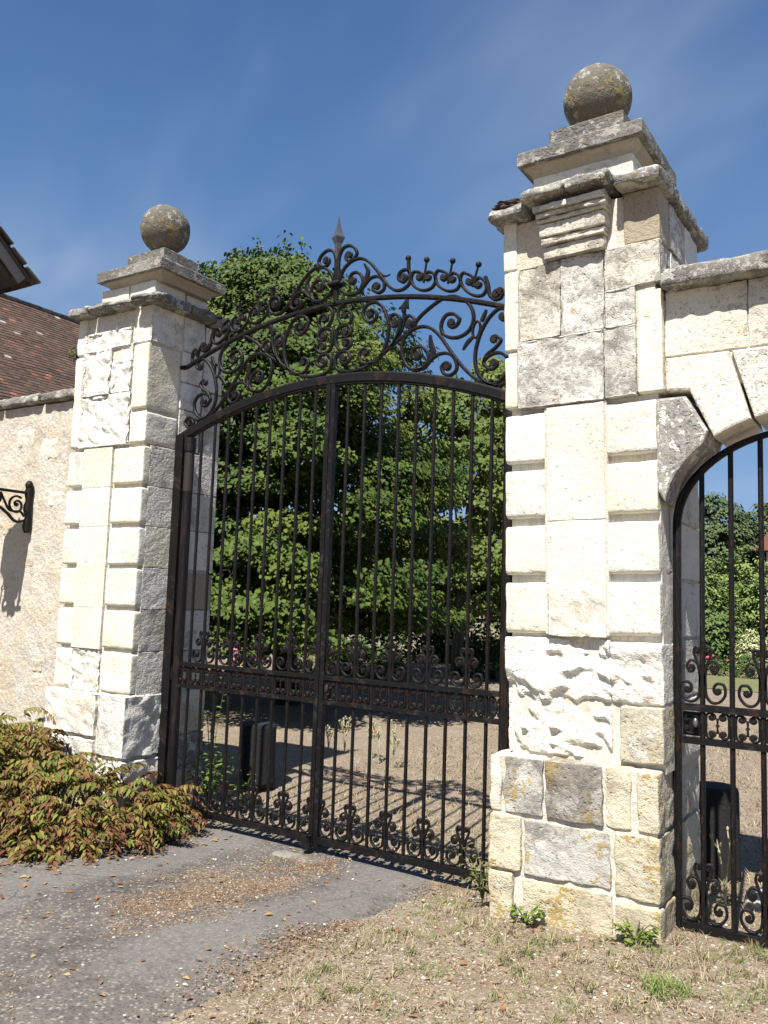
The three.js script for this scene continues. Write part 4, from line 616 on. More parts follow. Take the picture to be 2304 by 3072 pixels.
// ---- lantern bracket on the left wall, its lantern beyond the edge of the picture
{
  const t = thing('lantern_bracket', 'ornate black cast iron bracket on the left wall, lantern casting a long shadow', 'wall lantern', [-6.735, 0, -4.64]), I = M.iron;
  const turn = (g) => g.rotateY(-Math.PI / 2);                       // paths are drawn (outwards, up); outwards becomes +z
  part('wall_plate', mergeGeometries([bar2D(smoothPath([[0.02, 2.16], [0.03, 2.22], [0.022, 2.3], [0.035, 2.37], [0.028, 2.43], [0.03, 2.5], [0.025, 2.56]]), 0.05, 0.06, (q) => 0.75 + 0.4 * Math.abs(Math.sin(q * 9))), new THREE.SphereGeometry(0.034, 14, 10).scale(1, 1.4, 1).translate(0.03, 2.575, 0)].map((g) => plain(g.index ? g.toNonIndexed() : g))).rotateY(-Math.PI / 2), I, t);
  part('arm', turn(bar2D([[0.0, 2.51], [0.64, 2.51]], 0.024, 0.03)), I, t);
  part('brace', turn(bar2D(smoothPath([[0.03, 2.27], [0.14, 2.25], [0.22, 2.31], [0.3, 2.36], [0.42, 2.4], [0.52, 2.44], [0.62, 2.5]]), 0.022, 0.028)), I, t);
  for (const [cx, cy, r] of [[0.14, 2.4, 0.07], [0.33, 2.44, 0.045], [0.5, 2.455, 0.035]]) { const a = Array.from({ length: 13 }, (_, i) => [cx + r * Math.cos(2.2 - i * 0.35), cy + r * Math.sin(2.2 - i * 0.35)]); part('scroll', turn(scroll(a, null, [cx, cy], { turns: 1.1, w: 0.013, d: 0.02, eye: 0.012, r1: 0.01 })), I, t); }
  part('scroll', turn(scroll([[0.06, 2.3], [0.1, 2.34], [0.2, 2.34], [0.26, 2.42], [0.3, 2.49]], null, null, { w: 0.013, d: 0.02 })), I, t);
  // lantern, hanging from the end of the arm
  const L = 0.62, glass = new THREE.MeshPhysicalMaterial({ color: new THREE.Color().setRGB(0.72, 0.7, 0.64), roughness: 0.75, transmission: 0.35, thickness: 0 });
  const y0 = 2.54;   // level at which the base sits below the arm
  const add = (name, g, m = I) => part(name, g.scale(1.3, 0.87, 1.3).translate(-0.11, y0, L), m, t);
  add('lantern_top', new THREE.LatheGeometry([[0, 0.8], [0.008, 0.77], [0.02, 0.72], [0.05, 0.65], [0.1, 0.575], [0.158, 0.51], [0.15, 0.49], [0, 0.49]].map((p) => new THREE.Vector2(...p)), 6));
  add('lantern_pane', new THREE.CylinderGeometry(0.13, 0.078, 0.31, 6, 1, true).translate(0, 0.335, 0), glass);
  for (let i = 0; i < 6; i++) { const a = i / 6 * 2 * Math.PI, g = new THREE.CylinderGeometry(0.009, 0.009, 0.315, 6); g.rotateX(-0.165).translate(0, 0.335, 0.105).rotateY(a); add('lantern_rib', g); }
  add('lantern_base', new THREE.LatheGeometry([[0, 0.18], [0.09, 0.18], [0.088, 0.165], [0.06, 0.15], [0, 0.15]].map((p) => new THREE.Vector2(...p)), 6));
  for (let i = 0; i < 4; i++) { const a = i / 4 * 2 * Math.PI + 0.6, g = bar2D(smoothPath([[0.075, 0.16], [0.098, 0.09], [0.07, 0.03], [0.03, 0.0]]), 0.013, 0.03); g.rotateY(a); add('lantern_stay', g); }
  add('pendant', new THREE.LatheGeometry([[0, 0.02], [0.045, 0.015], [0.03, -0.03], [0.032, -0.06], [0.012, -0.09], [0, -0.095]].map((p) => new THREE.Vector2(...p)), 12));
  add('lantern_foot', new THREE.CylinderGeometry(0.012, 0.012, 0.14, 8).rotateZ(Math.PI / 2).translate(0.05, -0.045, 0));
}

// ---------------------------------------------------------------- leaves and plants
const leafMat = (c, tr = 0.25) => new THREE.MeshPhysicalMaterial({ color: new THREE.Color().setRGB(...c), roughness: 0.6, transmission: tr, thickness: 0, side: THREE.DoubleSide, specularIntensity: 0.35 });
const M_LEAF = leafMat([1, 1, 1]), M_LEAF_FAR = new THREE.MeshStandardMaterial({ color: 0xffffff, roughness: 0.8, side: THREE.DoubleSide });
const M_BARK = new THREE.MeshStandardMaterial({ color: new THREE.Color().setRGB(0.1, 0.08, 0.06), roughness: 1, map: S_BALL.map, bumpMap: S_BALL.bump, bumpScale: 0.02 });
const M_BARK_PALE = new THREE.MeshStandardMaterial({ color: new THREE.Color().setRGB(0.8, 0.75, 0.66), roughness: 1, map: S_BALL.map, bumpMap: S_BALL.bump, bumpScale: 0.02 });
// a folded leaf lying in x-z with its tip at +z; length 1
function leafShape(w, fold, bend, wide = 0.4) {
  const p = [[0, 0, 0], [-w / 2, fold, wide], [0, 0, wide + 0.04], [w / 2, fold, wide], [-w * 0.33, fold * 0.6 - bend * 0.45, 0.74], [0, -bend * 0.55, 0.76], [w * 0.33, fold * 0.6 - bend * 0.45, 0.74], [0, -bend, 1]], f = [0, 2, 1, 0, 3, 2, 1, 2, 5, 1, 5, 4, 2, 3, 6, 2, 6, 5, 4, 5, 7, 5, 6, 7];
  const g = new THREE.BufferGeometry(); g.setAttribute('position', new THREE.Float32BufferAttribute(p.flat(), 3)); g.setAttribute('uv', new THREE.Float32BufferAttribute(p.map(([x, , z]) => [x, z]).flat(), 2)); g.setIndex(f); g.computeVertexNormals(); return g;
}
const LINDEN = leafShape(0.86, 0.1, 0.16, 0.34), LANCE = leafShape(0.38, 0.07, 0.22), OVAL = leafShape(0.55, 0.08, 0.1);
const _x = new THREE.Vector3(), _y = new THREE.Vector3(), _z = new THREE.Vector3();
function leafMatrix(p, tip, up, s) {
  _z.copy(tip).normalize(); _x.crossVectors(up, _z); if (_x.lengthSq() < 1e-6) _x.set(1, 0, 0); _x.normalize(); _y.crossVectors(_z, _x);
  return new THREE.Matrix4().makeBasis(_x.clone().multiplyScalar(s), _y.clone().multiplyScalar(s), _z.clone().multiplyScalar(s)).setPosition(p);
}
const col = (c, k = 1) => new THREE.Color().setRGB(c[0] * k, c[1] * k, c[2] * k);
function palette(list, R) { const i = R() * (list.length - 1), k = Math.floor(i); return mix(list[k], list[Math.min(k + 1, list.length - 1)], i - k); }
function limb(pts, r0, r1, seg = 7) { const c = new THREE.CatmullRomCurve3(pts.map((p) => new THREE.Vector3(...p))), n = Math.max(4, pts.length * 4), g = new THREE.TubeGeometry(c, n, 1, seg), p = g.attributes.position; for (let i = 0; i <= n; i++) { const q = c.getPointAt(i / n), r = lerp(r0, r1, i / n); for (let j = 0; j <= seg; j++) { const k = i * (seg + 1) + j; p.setXYZ(k, q.x + (p.getX(k) - q.x) * r, q.y + (p.getY(k) - q.y) * r, q.z + (p.getZ(k) - q.z) * r); } } return g; }
// leaves gathered in flattened sprays; each clump is [x, y, z, rx, ry, n]
function sprays(clumps, R, { size, colours, droop = 0.5, geo = LINDEN, centre }) {
  const list = [], v = new THREE.Vector3(), tip = new THREE.Vector3(), up = new THREE.Vector3();
  for (const [cx, cy, cz, rx, ry, n, tone = 1] of clumps) {
    const out = new THREE.Vector3(cx - centre[0], (cy - centre[1]) * 0.4, cz - centre[2]).normalize(), base = palette(colours, R);
    for (let i = 0; i < n; i++) {
      let a, b, c; do { a = R() * 2 - 1; b = R() * 2 - 1; c = R() * 2 - 1; } while (a * a + b * b + c * c > 1);
      const sag = -0.35 * ry * (a * a + c * c) / 1; v.set(cx + a * rx, cy + b * ry + sag, cz + c * rx);
      tip.set(out.x * 0.7 + (R() - 0.5) * 1.5 + a * 0.5, -droop - R() * 0.5, out.z * 0.7 + (R() - 0.5) * 1.5 + c * 0.5);
      up.set(out.x * 0.6 + (R() - 0.5) * 0.9, 1, out.z * 0.6 + (R() - 0.5) * 0.9);
      list.push([leafMatrix(v, tip, up, size * (0.65 + 0.6 * R())), col(mix(base, palette(colours, R), 0.45), tone * (0.8 + 0.4 * R()))]);
    }
  }
  return list;
}
function offsetList(list, [x, y, z]) { const m = new THREE.Matrix4().makeTranslation(-x, -y, -z); list.forEach((q) => q[0].premultiply(m)); return list; }
// a tree: profile is [height, radius] pairs, axis bends from base to top
function tree(name, label, cat, base, o) {
  const t = thing(name, label, cat, base, o.group), R = rng(o.seed), [bx, by, bz] = base, P = o.profile, y0 = P[0][0], y1 = P[P.length - 1][0];
  const radius = (y) => { for (let i = 1; i < P.length; i++) if (y <= P[i][0]) { const k = (y - P[i - 1][0]) / (P[i][0] - P[i - 1][0]); return lerp(P[i - 1][1], P[i][1], k); } return 0; };
  const lean = o.lean ?? [0, 0], ax = (y) => bx + lean[0] * y / y1, az = (y) => bz + lean[1] * y / y1, clumps = [], rmax = Math.max(...P.map((p) => p[1]));
  let guard = 0;
  while (clumps.length < o.clumps && guard++ < 1e5) {
    const y = y0 + R() * (y1 - y0), r = radius(y); if (R() > r / rmax + 0.08) continue;
    const a = R() * Math.PI * 2, lump = 1 + (o.lump ?? 0.22) * fbm3(Math.cos(a) * 1.6 + o.seed, y * 0.6, Math.sin(a) * 1.6, 3), q = (R() < (o.inner ?? 0.2) ? 0.4 + 0.45 * R() : 0.84 + 0.19 * R()) * lump;
    const x = ax(y) + Math.cos(a) * r * q, z = az(y) + Math.sin(a) * r * q; if (o.frontOnly && Math.sin(a) < -0.35 && R() < 0.6) continue;
    if (o.holes && q > 0.8 && fbm3(Math.cos(a) * 2.8 + 3, y * 0.85, Math.sin(a) * 2.8, 2) < -0.1) continue;
    clumps.push([x, by + y, z, o.spray * (0.7 + 0.6 * R()), o.spray * (o.flat ?? 0.5) * (0.6 + 0.7 * R()), Math.round(o.leaves * (0.6 + 0.8 * R()))]);
    if (o.holes && y > 4.6 && R() < 0.3) clumps.push([x + 0.2 * (R() - 0.5), by + y + 0.2, z, 0.17, 0.34, 60]);
  }
  const list = offsetList(sprays(clumps, R, { size: o.size, colours: o.colours, droop: o.droop, geo: o.geo ?? LINDEN, centre: [ax(y1 / 2), by + y1 * 0.5, az(y1 / 2)] }), base);
  const crown = instanced('crown', o.geo ?? LINDEN, o.far ? M_LEAF_FAR : M_LEAF, list, t);
  part('trunk', limb([[0, -0.2, 0], [lean[0] * 0.2, y1 * 0.2, lean[1] * 0.2], [lean[0] * 0.5, y1 * 0.5, lean[1] * 0.5], [lean[0] * 0.9, y1 * 0.92, lean[1] * 0.9]], o.trunk, 0.03, 9), o.bark ?? M_BARK, t);
  const limbs = []; for (let i = 0; i < (o.limbs ?? 14); i++) { const c = clumps[Math.floor(R() * clumps.length)], h = Math.max(y0 * 0.8, (c[1] - by) * 0.62); limbs.push(limb([[lean[0] * h / y1, h, lean[1] * h / y1], [lerp(ax(h) - bx, c[0] - bx, 0.5), lerp(h, c[1] - by, 0.35), lerp(az(h) - bz, c[2] - bz, 0.5)], [c[0] - bx, c[1] - by, c[2] - bz]], o.trunk * 0.4, 0.012, 5)); }
  part('limb', mergeGeometries(limbs.map(plain)), o.bark ?? M_BARK, t).userData.kind = 'stuff';
  return t;
}
const LIME = [[0.028, 0.056, 0.009], [0.048, 0.085, 0.012], [0.08, 0.122, 0.016], [0.14, 0.168, 0.024]];
tree('lime_tree', 'broad lime tree with bright green drooping leaf sprays, filling the view through the carriage gate', 'tree', [-8.6, 0, -10.7], { seed: 11, trunk: 0.2, lean: [-1.05, -0.2], profile: [[1.1, 2.6], [1.5, 3.05], [2.5, 3.2], [3.7, 3.1], [4.7, 2.9], [5.15, 2.7], [5.6, 2.35], [6.0, 2.0], [6.6, 1.5], [7.1, 0.95], [7.5, 0.15]], clumps: 740, leaves: 290, spray: 0.5, flat: 0.36, lump: 0.13, holes: true, size: 0.072, droop: 0.4, colours: LIME, limbs: 34, frontOnly: true, inner: 0.4 });
tree('lime_tree', 'smaller yellow-green tree with a pale trunk, right of and behind the broad lime tree', 'tree', [-9.5, 0, -17.9], { seed: 12, trunk: 0.15, lean: [0.5, 0], profile: [[1.5, 1.6], [2.2, 2.6], [4.2, 2.9], [5.6, 2.2], [6.8, 1.2], [7.3, 0.3]], clumps: 420, leaves: 120, spray: 0.45, size: 0.11, inner: 0.35, droop: 0.5, colours: [[0.06, 0.1, 0.018], [0.1, 0.14, 0.024], [0.15, 0.18, 0.04]], bark: M_BARK_PALE });

// hedges and shrubs of the garden
function bush(name, label, cat, [x, y, z], [rx, h, rz], o) {
  const t = thing(name, label, cat, [x, y, z], o.group), R = rng(o.seed), clumps = [];
  for (let i = 0; i < o.clumps; i++) { const a = R() * Math.PI * 2, e = Math.acos(R() * 0.98), k = (0.85 + 0.17 * R()) * (1 + (o.lump ?? 0.12) * fbm3(Math.cos(a) * 2 + o.seed, e * 2, Math.sin(a) * 2, 2)); clumps.push([x + Math.cos(a) * Math.sin(e) * rx * k, y + Math.max(0.04, Math.cos(e) * h * k), z + Math.sin(a) * Math.sin(e) * rz * k, o.spray, o.spray * 0.7, o.leaves]); }
  instanced('foliage', o.geo ?? OVAL, o.near ? M_LEAF : M_LEAF_FAR, offsetList(sprays(clumps, R, { size: o.size, colours: o.colours, droop: o.droop ?? 0.1, centre: [x, y + h * 0.3, z] }), [x, y, z]), t);
  const st = []; for (let i = 0; i < 9; i++) { const a = R() * 6.28; st.push(limb([[0, -0.05, 0], [Math.cos(a) * rx * 0.3, h * 0.4, Math.sin(a) * rz * 0.3], [Math.cos(a) * rx * 0.62, h * 0.7, Math.sin(a) * rz * 0.62]], 0.02 * Math.min(2, h + 0.3), 0.006, 5)); } part('stems', mergeGeometries(st.map(plain)), M_BARK, t).userData.kind = 'stuff';
  if (o.flowers) { const fl = []; for (let i = 0; i < o.flowers; i++) { const a = R() * 6.28, e = Math.acos(0.25 + R() * 0.74), k = 1.02; const g = new THREE.IcosahedronGeometry(o.bloom * (0.7 + 0.6 * R()), 1), p = g.attributes.position; for (let q = 0; q < p.count; q++) { const f = 1 + 0.35 * n3(p.getX(q) * 60, p.getY(q) * 60, p.getZ(q) * 60 + i); p.setXYZ(q, p.getX(q) * f, p.getY(q) * f * 0.75, p.getZ(q) * f); } g.computeVertexNormals(); const m = part('flower', g, o.petal, t); m.position.set(Math.cos(a) * Math.sin(e) * rx * k, Math.cos(e) * h * k, Math.sin(a) * Math.sin(e) * rz * k); } }
  return t;
}
const DARKG = [[0.02, 0.04, 0.01], [0.034, 0.062, 0.015], [0.05, 0.085, 0.02]], MIDG = [[0.04, 0.075, 0.016], [0.07, 0.115, 0.024], [0.11, 0.16, 0.035]], BRIGHT = [[0.09, 0.14, 0.025], [0.14, 0.2, 0.035], [0.2, 0.25, 0.05]];
const PINK = new THREE.MeshStandardMaterial({ color: new THREE.Color().setRGB(0.62, 0.2, 0.34), roughness: 0.8 }), ROSE = new THREE.MeshStandardMaterial({ color: new THREE.Color().setRGB(0.6, 0.07, 0.13), roughness: 0.8 });
bush('flowering_shrub', 'pink-flowered shrub in the shade of the broad lime tree, seen through the left leaf', 'shrub', [-12.95, 0, -14.6], [0.42, 0.62, 0.4], { seed: 31, clumps: 60, leaves: 22, spray: 0.1, size: 0.07, colours: MIDG, flowers: 34, bloom: 0.055, petal: PINK });
bush('flowering_shrub', 'small shrub with few pink flowers, just right of the gate middle', 'shrub', [-10.25, 0, -14.7], [0.5, 0.6, 0.4], { seed: 32, clumps: 60, leaves: 22, spray: 0.1, size: 0.07, colours: MIDG, flowers: 9, bloom: 0.055, petal: PINK });
bush('flowering_shrub', 'shrub with deep pink flowers at the right end of the flower bed', 'shrub', [-9.45, 0, -15.0], [0.4, 0.5, 0.35], { seed: 33, clumps: 50, leaves: 22, spray: 0.1, size: 0.07, colours: MIDG, flowers: 7, bloom: 0.05, petal: ROSE });
bush('low_shrub', 'bright green low shrub in the sun under the lime tree, left of the gate middle', 'shrub', [-12.15, 0, -15.9], [0.75, 0.55, 0.5], { seed: 34, clumps: 110, leaves: 26, spray: 0.12, size: 0.08, colours: BRIGHT, geo: LANCE, droop: -0.5 });
bush('low_shrub', 'bright green grassy clump in the bed, right of the gate middle', 'shrub', [-11.25, 0, -16.2], [0.85, 0.6, 0.5], { seed: 35, clumps: 120, leaves: 26, spray: 0.12, size: 0.09, colours: BRIGHT, geo: LANCE, droop: -0.6 });
bush('low_shrub', 'low dark shrub at the foot of the pale-trunked tree', 'shrub', [-8.4, 0, -17.6], [0.8, 0.9, 0.5], { seed: 36, clumps: 100, leaves: 24, spray: 0.16, size: 0.1, colours: DARKG });
bush('laurel_shrub', 'dark laurel mass behind the lime tree, left part of the gate', 'shrub', [-18.5, 0, -20.5], [3.6, 3.6, 1.6], { seed: 37, clumps: 420, leaves: 26, spray: 0.42, size: 0.2, colours: DARKG });
bush('laurel_shrub', 'dark laurel mass behind the lime tree, middle of the gate', 'shrub', [-14.2, 0, -21.8], [3.2, 3.2, 1.5], { seed: 38, clumps: 400, leaves: 26, spray: 0.42, size: 0.2, colours: DARKG });
bush('laurel_shrub', 'dark laurel mass behind the pale-trunked tree, right edge of the gate', 'shrub', [-11.0, 0, -24.5], [3.0, 3.4, 1.6], { seed: 39, clumps: 380, leaves: 26, spray: 0.42, size: 0.2, colours: MIDG });

// beyond the side gate
bush('clipped_bush', 'dark green clipped dome at the edge of the lawn, seen through the side gate', 'shrub', [-4.12, 0, -23.6], [0.36, 0.62, 0.36], { seed: 41, clumps: 160, leaves: 26, spray: 0.06, size: 0.045, lump: 0.03, colours: MIDG });
bush('variegated_bush', 'rounded cream-leaved bush behind the clipped dome', 'shrub', [-4.32, 0, -25.2], [0.42, 1.22, 0.4], { seed: 42, clumps: 130, leaves: 24, spray: 0.1, size: 0.08, lump: 0.06, colours: [[0.2, 0.24, 0.08], [0.36, 0.38, 0.18], [0.46, 0.46, 0.26]] });
bush('rose_bush', 'low rose bush with red flowers left of the clipped dome', 'shrub', [-4.95, 0, -23.8], [0.42, 0.5, 0.3], { seed: 43, clumps: 60, leaves: 20, spray: 0.1, size: 0.06, colours: MIDG, flowers: 9, bloom: 0.045, petal: ROSE });
[[-6.6, -28, 1.5, 3.2, 'leftmost of the sunlit garden shrubs behind the roses'], [-4.9, -29, 1.6, 3.3, 'tall sunlit garden shrub straight behind the cream-leaved bush'], [-3.4, -28.5, 1.5, 2.9, 'sunlit garden shrub at the right edge, below the far roof'], [-5.6, -26.4, 1.1, 1.9, 'low dark green shrub left of the cream-leaved bush']].forEach(([x, z, r, h, l], i) => bush('garden_shrub', l, 'shrub', [x, 0, z], [r, h, r * 0.8], { seed: 51 + i, clumps: 330, leaves: 26, spray: 0.24, size: 0.13, lump: 0.3, colours: i === 3 ? MIDG : [[0.08, 0.13, 0.026], [0.13, 0.19, 0.04], [0.19, 0.25, 0.06]] }));
const OAK = [[0.03, 0.052, 0.018], [0.052, 0.082, 0.026], [0.08, 0.115, 0.038]];
[[-9.0, -42, 7.1, 2.4, 'left of the two dark trees beyond the garden, seen through the side gate'], [-7.0, -45, 6.9, 2.4, 'right of the two dark trees beyond the garden, by the far roof'], [-13.6, -44, 7.5, 3.0, 'dark tall tree beyond the garden, hidden mostly by the near pillar']].forEach(([x, z, h, r, l], i) => tree('broadleaf_tree', l, 'tree', [x, 0, z], { seed: 61 + i, trunk: 0.25, profile: [[0.8, r * 0.7], [2.2, r], [4.4, r], [h - 0.9, r * 0.6], [h, 0.3]], clumps: 340, leaves: 60, spray: 0.5, size: 0.24, droop: 0.3, colours: OAK, far: true, geo: OVAL }));

// ---------------------------------------------------------------- the shrub turning red at the foot of the far pillar
{
  const t = thing('turning_shrub', 'low spreading shrub with green, ochre and red leaves at the foot of the far pillar', 'shrub', [-6, 0, -3.9]), R = rng(71), O = [-6, 0, -3.9];
  const H = (x, z) => { const top = 0.42 + 0.26 * ss(-5.0, -6.2, x), edgeX = ss(-4.52, -5.1, x - 0.12 * (z + 4.4)), front = -3.34 + 0.55 * ss(-5.2, -6.6, x), edgeZ = ss(front, front - 0.62, z), back = ss(-4.82, -4.35, z); return top * Math.pow(edgeX, 0.7) * Math.pow(edgeZ, 0.65) * (0.6 + 0.4 * back) * (1 + 0.42 * fbm3(x * 2.6, 1, z * 2.6, 3)); };
  const list = [], P = new THREE.Vector3(), tip = new THREE.Vector3(), up = new THREE.Vector3();
  const G = [0.12, 0.15, 0.028], Y = [0.21, 0.19, 0.04], O1 = [0.2, 0.12, 0.036], B = [0.16, 0.085, 0.03], RED = [0.13, 0.04, 0.026];
  const tone = (x, y, z) => {
    const k = 0.5 + 0.75 * fbm3(x * 2.2, z * 2.2, 4, 2) + (R() - 0.5) * 0.7, upper = sat(y / 0.62 - 0.15);   // greener shoots on top, older leaves redden below
    let c = k < 0.22 ? G : k < 0.45 ? mix(G, Y, R()) : k < 0.78 ? O1 : B; if (R() > 0.5 + 0.85 * upper) c = mix(B, RED, R()); if (R() < 0.22) c = mix(G, Y, R()); return c;
  };
  const put = (p, tipDir, upDir, s) => list.push([leafMatrix(p.clone(), tipDir, upDir, s), col(tone(p.x, p.y, p.z), 0.75 + 0.5 * R()), p.distanceTo(new THREE.Vector3(-0.4, 1.6, 0)) - p.y * 1.5]);
  let guard = 0; const shoots = [];
  while (shoots.length < 1150 && guard++ < 1e5) {
    const x = -8.2 + R() * 3.8, z = -4.75 + R() * 1.95, h = H(x, z); if (h < 0.06 || (z < -4.42 && x > -6.15 && x < -5.1)) continue;
    const e = 0.06, gx = (H(x + e, z) - H(x - e, z)) / (2 * e), gz = (H(x, z + e) - H(x, z - e)) / (2 * e), a = R() * 6.283, L = 0.16 + 0.2 * R(), up0 = R() < 0.16 ? 1.1 : 0.45;
    const dx = Math.max(-1, Math.min(1, -gx * 0.6)) + Math.cos(a) * 0.7, dz = Math.max(-1, Math.min(1, -gz * 0.6)) + Math.sin(a) * 0.7, l = Math.hypot(dx, dz) || 1, sx = dx / l, sz = dz / l;
    shoots.push([x, z]);
    const y0 = h * (0.5 + 0.42 * R()), n = 15;
    for (let k = 0; k < n; k++) {
      const t2 = k / (n - 1), r = L * t2, y = y0 + L * (up0 * t2 - 0.75 * t2 * t2); if (y < 0.015) break;
      P.set(x + sx * r, y, z + sz * r); const side = k % 2 ? 1 : -1;
      for (const q of [side, -side * 0.6]) { tip.set(sx * 0.5 - sz * q * 0.9 + (R() - 0.5) * 0.5, -0.35 + 0.5 * up0 * (1 - t2) - 0.35 * R(), sz * 0.5 + sx * q * 0.9 + (R() - 0.5) * 0.5); up.set((R() - 0.5) * 0.7, 1, (R() - 0.5) * 0.7); put(P, tip, up, (0.05 + 0.035 * R()) * (1.05 - 0.4 * t2)); }
    }
  }
  while (list.length < 38000 && guard++ < 6e5) {
    const x = -8.2 + R() * 3.75, z = -4.75 + R() * 1.9, h = H(x, z); if (h < 0.05 || (z < -4.42 && x > -6.15 && x < -5.1)) continue;
    P.set(x, h * (0.15 + 0.75 * Math.sqrt(R())), z); const a = R() * 6.283; tip.set(Math.cos(a), -0.3 - 0.5 * R(), Math.sin(a)); up.set((R() - 0.5) * 1.2, 0.8, (R() - 0.5) * 1.2); put(P, tip, up, 0.04 + 0.035 * R());
  }
  list.sort((a, b) => a[2] - b[2]); offsetList(list, O);
  const tones = [[0.13, 0.155, 0.03], [0.25, 0.22, 0.05], [0.26, 0.145, 0.04], [0.16, 0.065, 0.03]].map((c) => leafMat(c));
  const vis = list.filter((q, i) => i % 3 === 0).slice(0, 290), set = new Set(vis);
  vis.forEach(([m, c]) => { let b = 0, bd = 9; tones.forEach((q, i) => { const d = Math.abs(q.color.r - c.r) + Math.abs(q.color.g - c.g); if (d < bd) { bd = d; b = i; } }); const l = part('leaf', LANCE, tones[b], t); l.matrixAutoUpdate = true; m.decompose(l.position, l.quaternion, l.scale); });
  instanced('leaves', LANCE, M_LEAF, list.filter((q) => !set.has(q)), t);
  const st = []; for (let i = 0; i < 70; i++) { const x = -7.6 + R() * 2.6, z = -4.5 + R() * 0.8, h = H(x, z); if (h < 0.15) continue; st.push(limb([[x + 6, -0.03, z + 3.9], [x + 6 + (R() - 0.5) * 0.2, h * 0.5, z + 3.9 + (R() - 0.5) * 0.2], [x + 6 + (R() - 0.5) * 0.4, h * 0.92, z + 3.9 + (R() - 0.5) * 0.4]], 0.008, 0.003, 5)); } part('stems', mergeGeometries(st.map(plain)), M_BARK, t).userData.kind = 'stuff';
}

// ---------------------------------------------------------------- small plants
function sprig(name, label, cat, pos, o) {
  const t = thing(name, label, cat, pos, o.group), R = rng(o.seed), st = [], list = [];
  for (let i = 0; i < o.stems; i++) { const a = R() * 6.28, l = o.h * (0.6 + 0.5 * R()), s = o.spread * (0.4 + 0.8 * R()), e = [Math.cos(a) * s + (o.lean?.[0] ?? 0), l, Math.sin(a) * s + (o.lean?.[1] ?? 0)], m = [e[0] * 0.35, l * 0.55, e[2] * 0.35]; st.push(limb([[0, -0.02, 0], m, e], 0.004, 0.0018, 5)); const n = o.leaves; for (let k = 0; k < n; k++) { const f = 0.25 + 0.75 * k / n, b = R() * 6.28; list.push([leafMatrix(new THREE.Vector3(lerp(m[0] * f * 2, e[0], f), l * f, lerp(m[2] * f * 2, e[2], f)), new THREE.Vector3(Math.cos(b), 0.3 - 0.5 * R(), Math.sin(b)), new THREE.Vector3(0, 1, 0.2), o.size * (0.6 + 0.6 * R())), col(palette(o.colours, R))]); } }
  part('stem', mergeGeometries(st.map(plain)), new THREE.MeshStandardMaterial({ color: new THREE.Color().setRGB(0.09, 0.1, 0.035), roughness: 0.9 }), t); instanced('leaves', o.geo ?? OVAL, M_LEAF, list, t); return t;
}
sprig('sapling', 'bright green leafy sapling growing behind the hinge post of the left leaf', 'sapling', [-4.98, -0.02, -5.2], { seed: 81, stems: 9, h: 0.56, spread: 0.16, leaves: 12, size: 0.075, colours: BRIGHT });
sprig('sapling', 'thin creeper with few leaves climbing the inner corner of the far pillar', 'sapling', [-5.1, -0.02, -5.36], { seed: 82, stems: 7, h: 1.05, spread: 0.07, leaves: 13, size: 0.055, colours: BRIGHT });
sprig('sapling', 'small green plant on the ground between sapling and black bollard', 'sapling', [-4.85, -0.02, -5.5], { seed: 83, stems: 7, h: 0.3, spread: 0.16, leaves: 9, size: 0.06, colours: BRIGHT });
sprig('sapling', 'leafy weed at the left foot of the near pillar', 'weed', [-2.24, -0.0, -4.62], { seed: 84, stems: 8, h: 0.32, spread: 0.12, leaves: 8, size: 0.05, colours: [[0.1, 0.13, 0.03], [0.2, 0.2, 0.08]], geo: LANCE });
sprig('sapling', 'green weed growing at the right front corner of the near pillar', 'weed', [-1.30, 0.03, -4.38], { seed: 85, stems: 8, h: 0.13, spread: 0.1, leaves: 8, size: 0.05, colours: BRIGHT });
sprig('sapling', 'small yellow-green weed against the front of the near pillar', 'weed', [-1.88, 0.0, -4.4], { seed: 86, stems: 6, h: 0.12, spread: 0.09, leaves: 8, size: 0.045, colours: BRIGHT });
M.sill = stoneMat(S_GREY, [0.4, 0.375, 0.35], 0.01);
// grass tufts: curved blades
const BLADE = (() => { const p = [], f = [], n = 4; for (let i = 0; i <= n; i++) { const k = i / n, w = 0.045 * (1 - k * 0.9); p.push(-w, k, 0.35 * k * k, w, k, 0.35 * k * k); } for (let i = 0; i < n; i++) { const b = i * 2; f.push(b, b + 1, b + 2, b + 1, b + 3, b + 2); } const g = new THREE.BufferGeometry(); g.setAttribute('position', new THREE.Float32BufferAttribute(p, 3)); g.setAttribute('uv', new THREE.Float32BufferAttribute(new Float32Array(p.length / 3 * 2), 2)); g.setIndex(f); g.computeVertexNormals(); return g; })();
const M_BLADE = new THREE.MeshStandardMaterial({ color: 0xffffff, roughness: 0.8, side: THREE.DoubleSide });
const E = new THREE.Euler(), Q = new THREE.Quaternion(), S3 = new THREE.Vector3(), P3 = new THREE.Vector3();
const blade = (x, y, z, h, tilt, R, wide = 1) => { E.set(tilt, R() * 6.283, 0, 'YXZ'); Q.setFromEuler(E); return new THREE.Matrix4().compose(P3.set(x, y, z), Q, S3.set(h * wide, h, h)); };
function tuft(label, x, z, r, h, n, seed, group) {
  const t = thing('grass_tuft', label, 'grass tuft', [x, groundY(x, z), z], group), R = rng(seed), l = [];
  for (let i = 0; i < n; i++) { const a = R() * 6.283, q = r * Math.sqrt(R()); l.push([blade(Math.cos(a) * q, -0.004, Math.sin(a) * q, h * (0.5 + 0.8 * R()), 0.2 + 0.8 * R(), R, 0.9), col(palette([[0.07, 0.12, 0.02], [0.13, 0.19, 0.035], [0.22, 0.23, 0.07]], R))]); }
  instanced('blades', BLADE, M_BLADE, l, t);
}
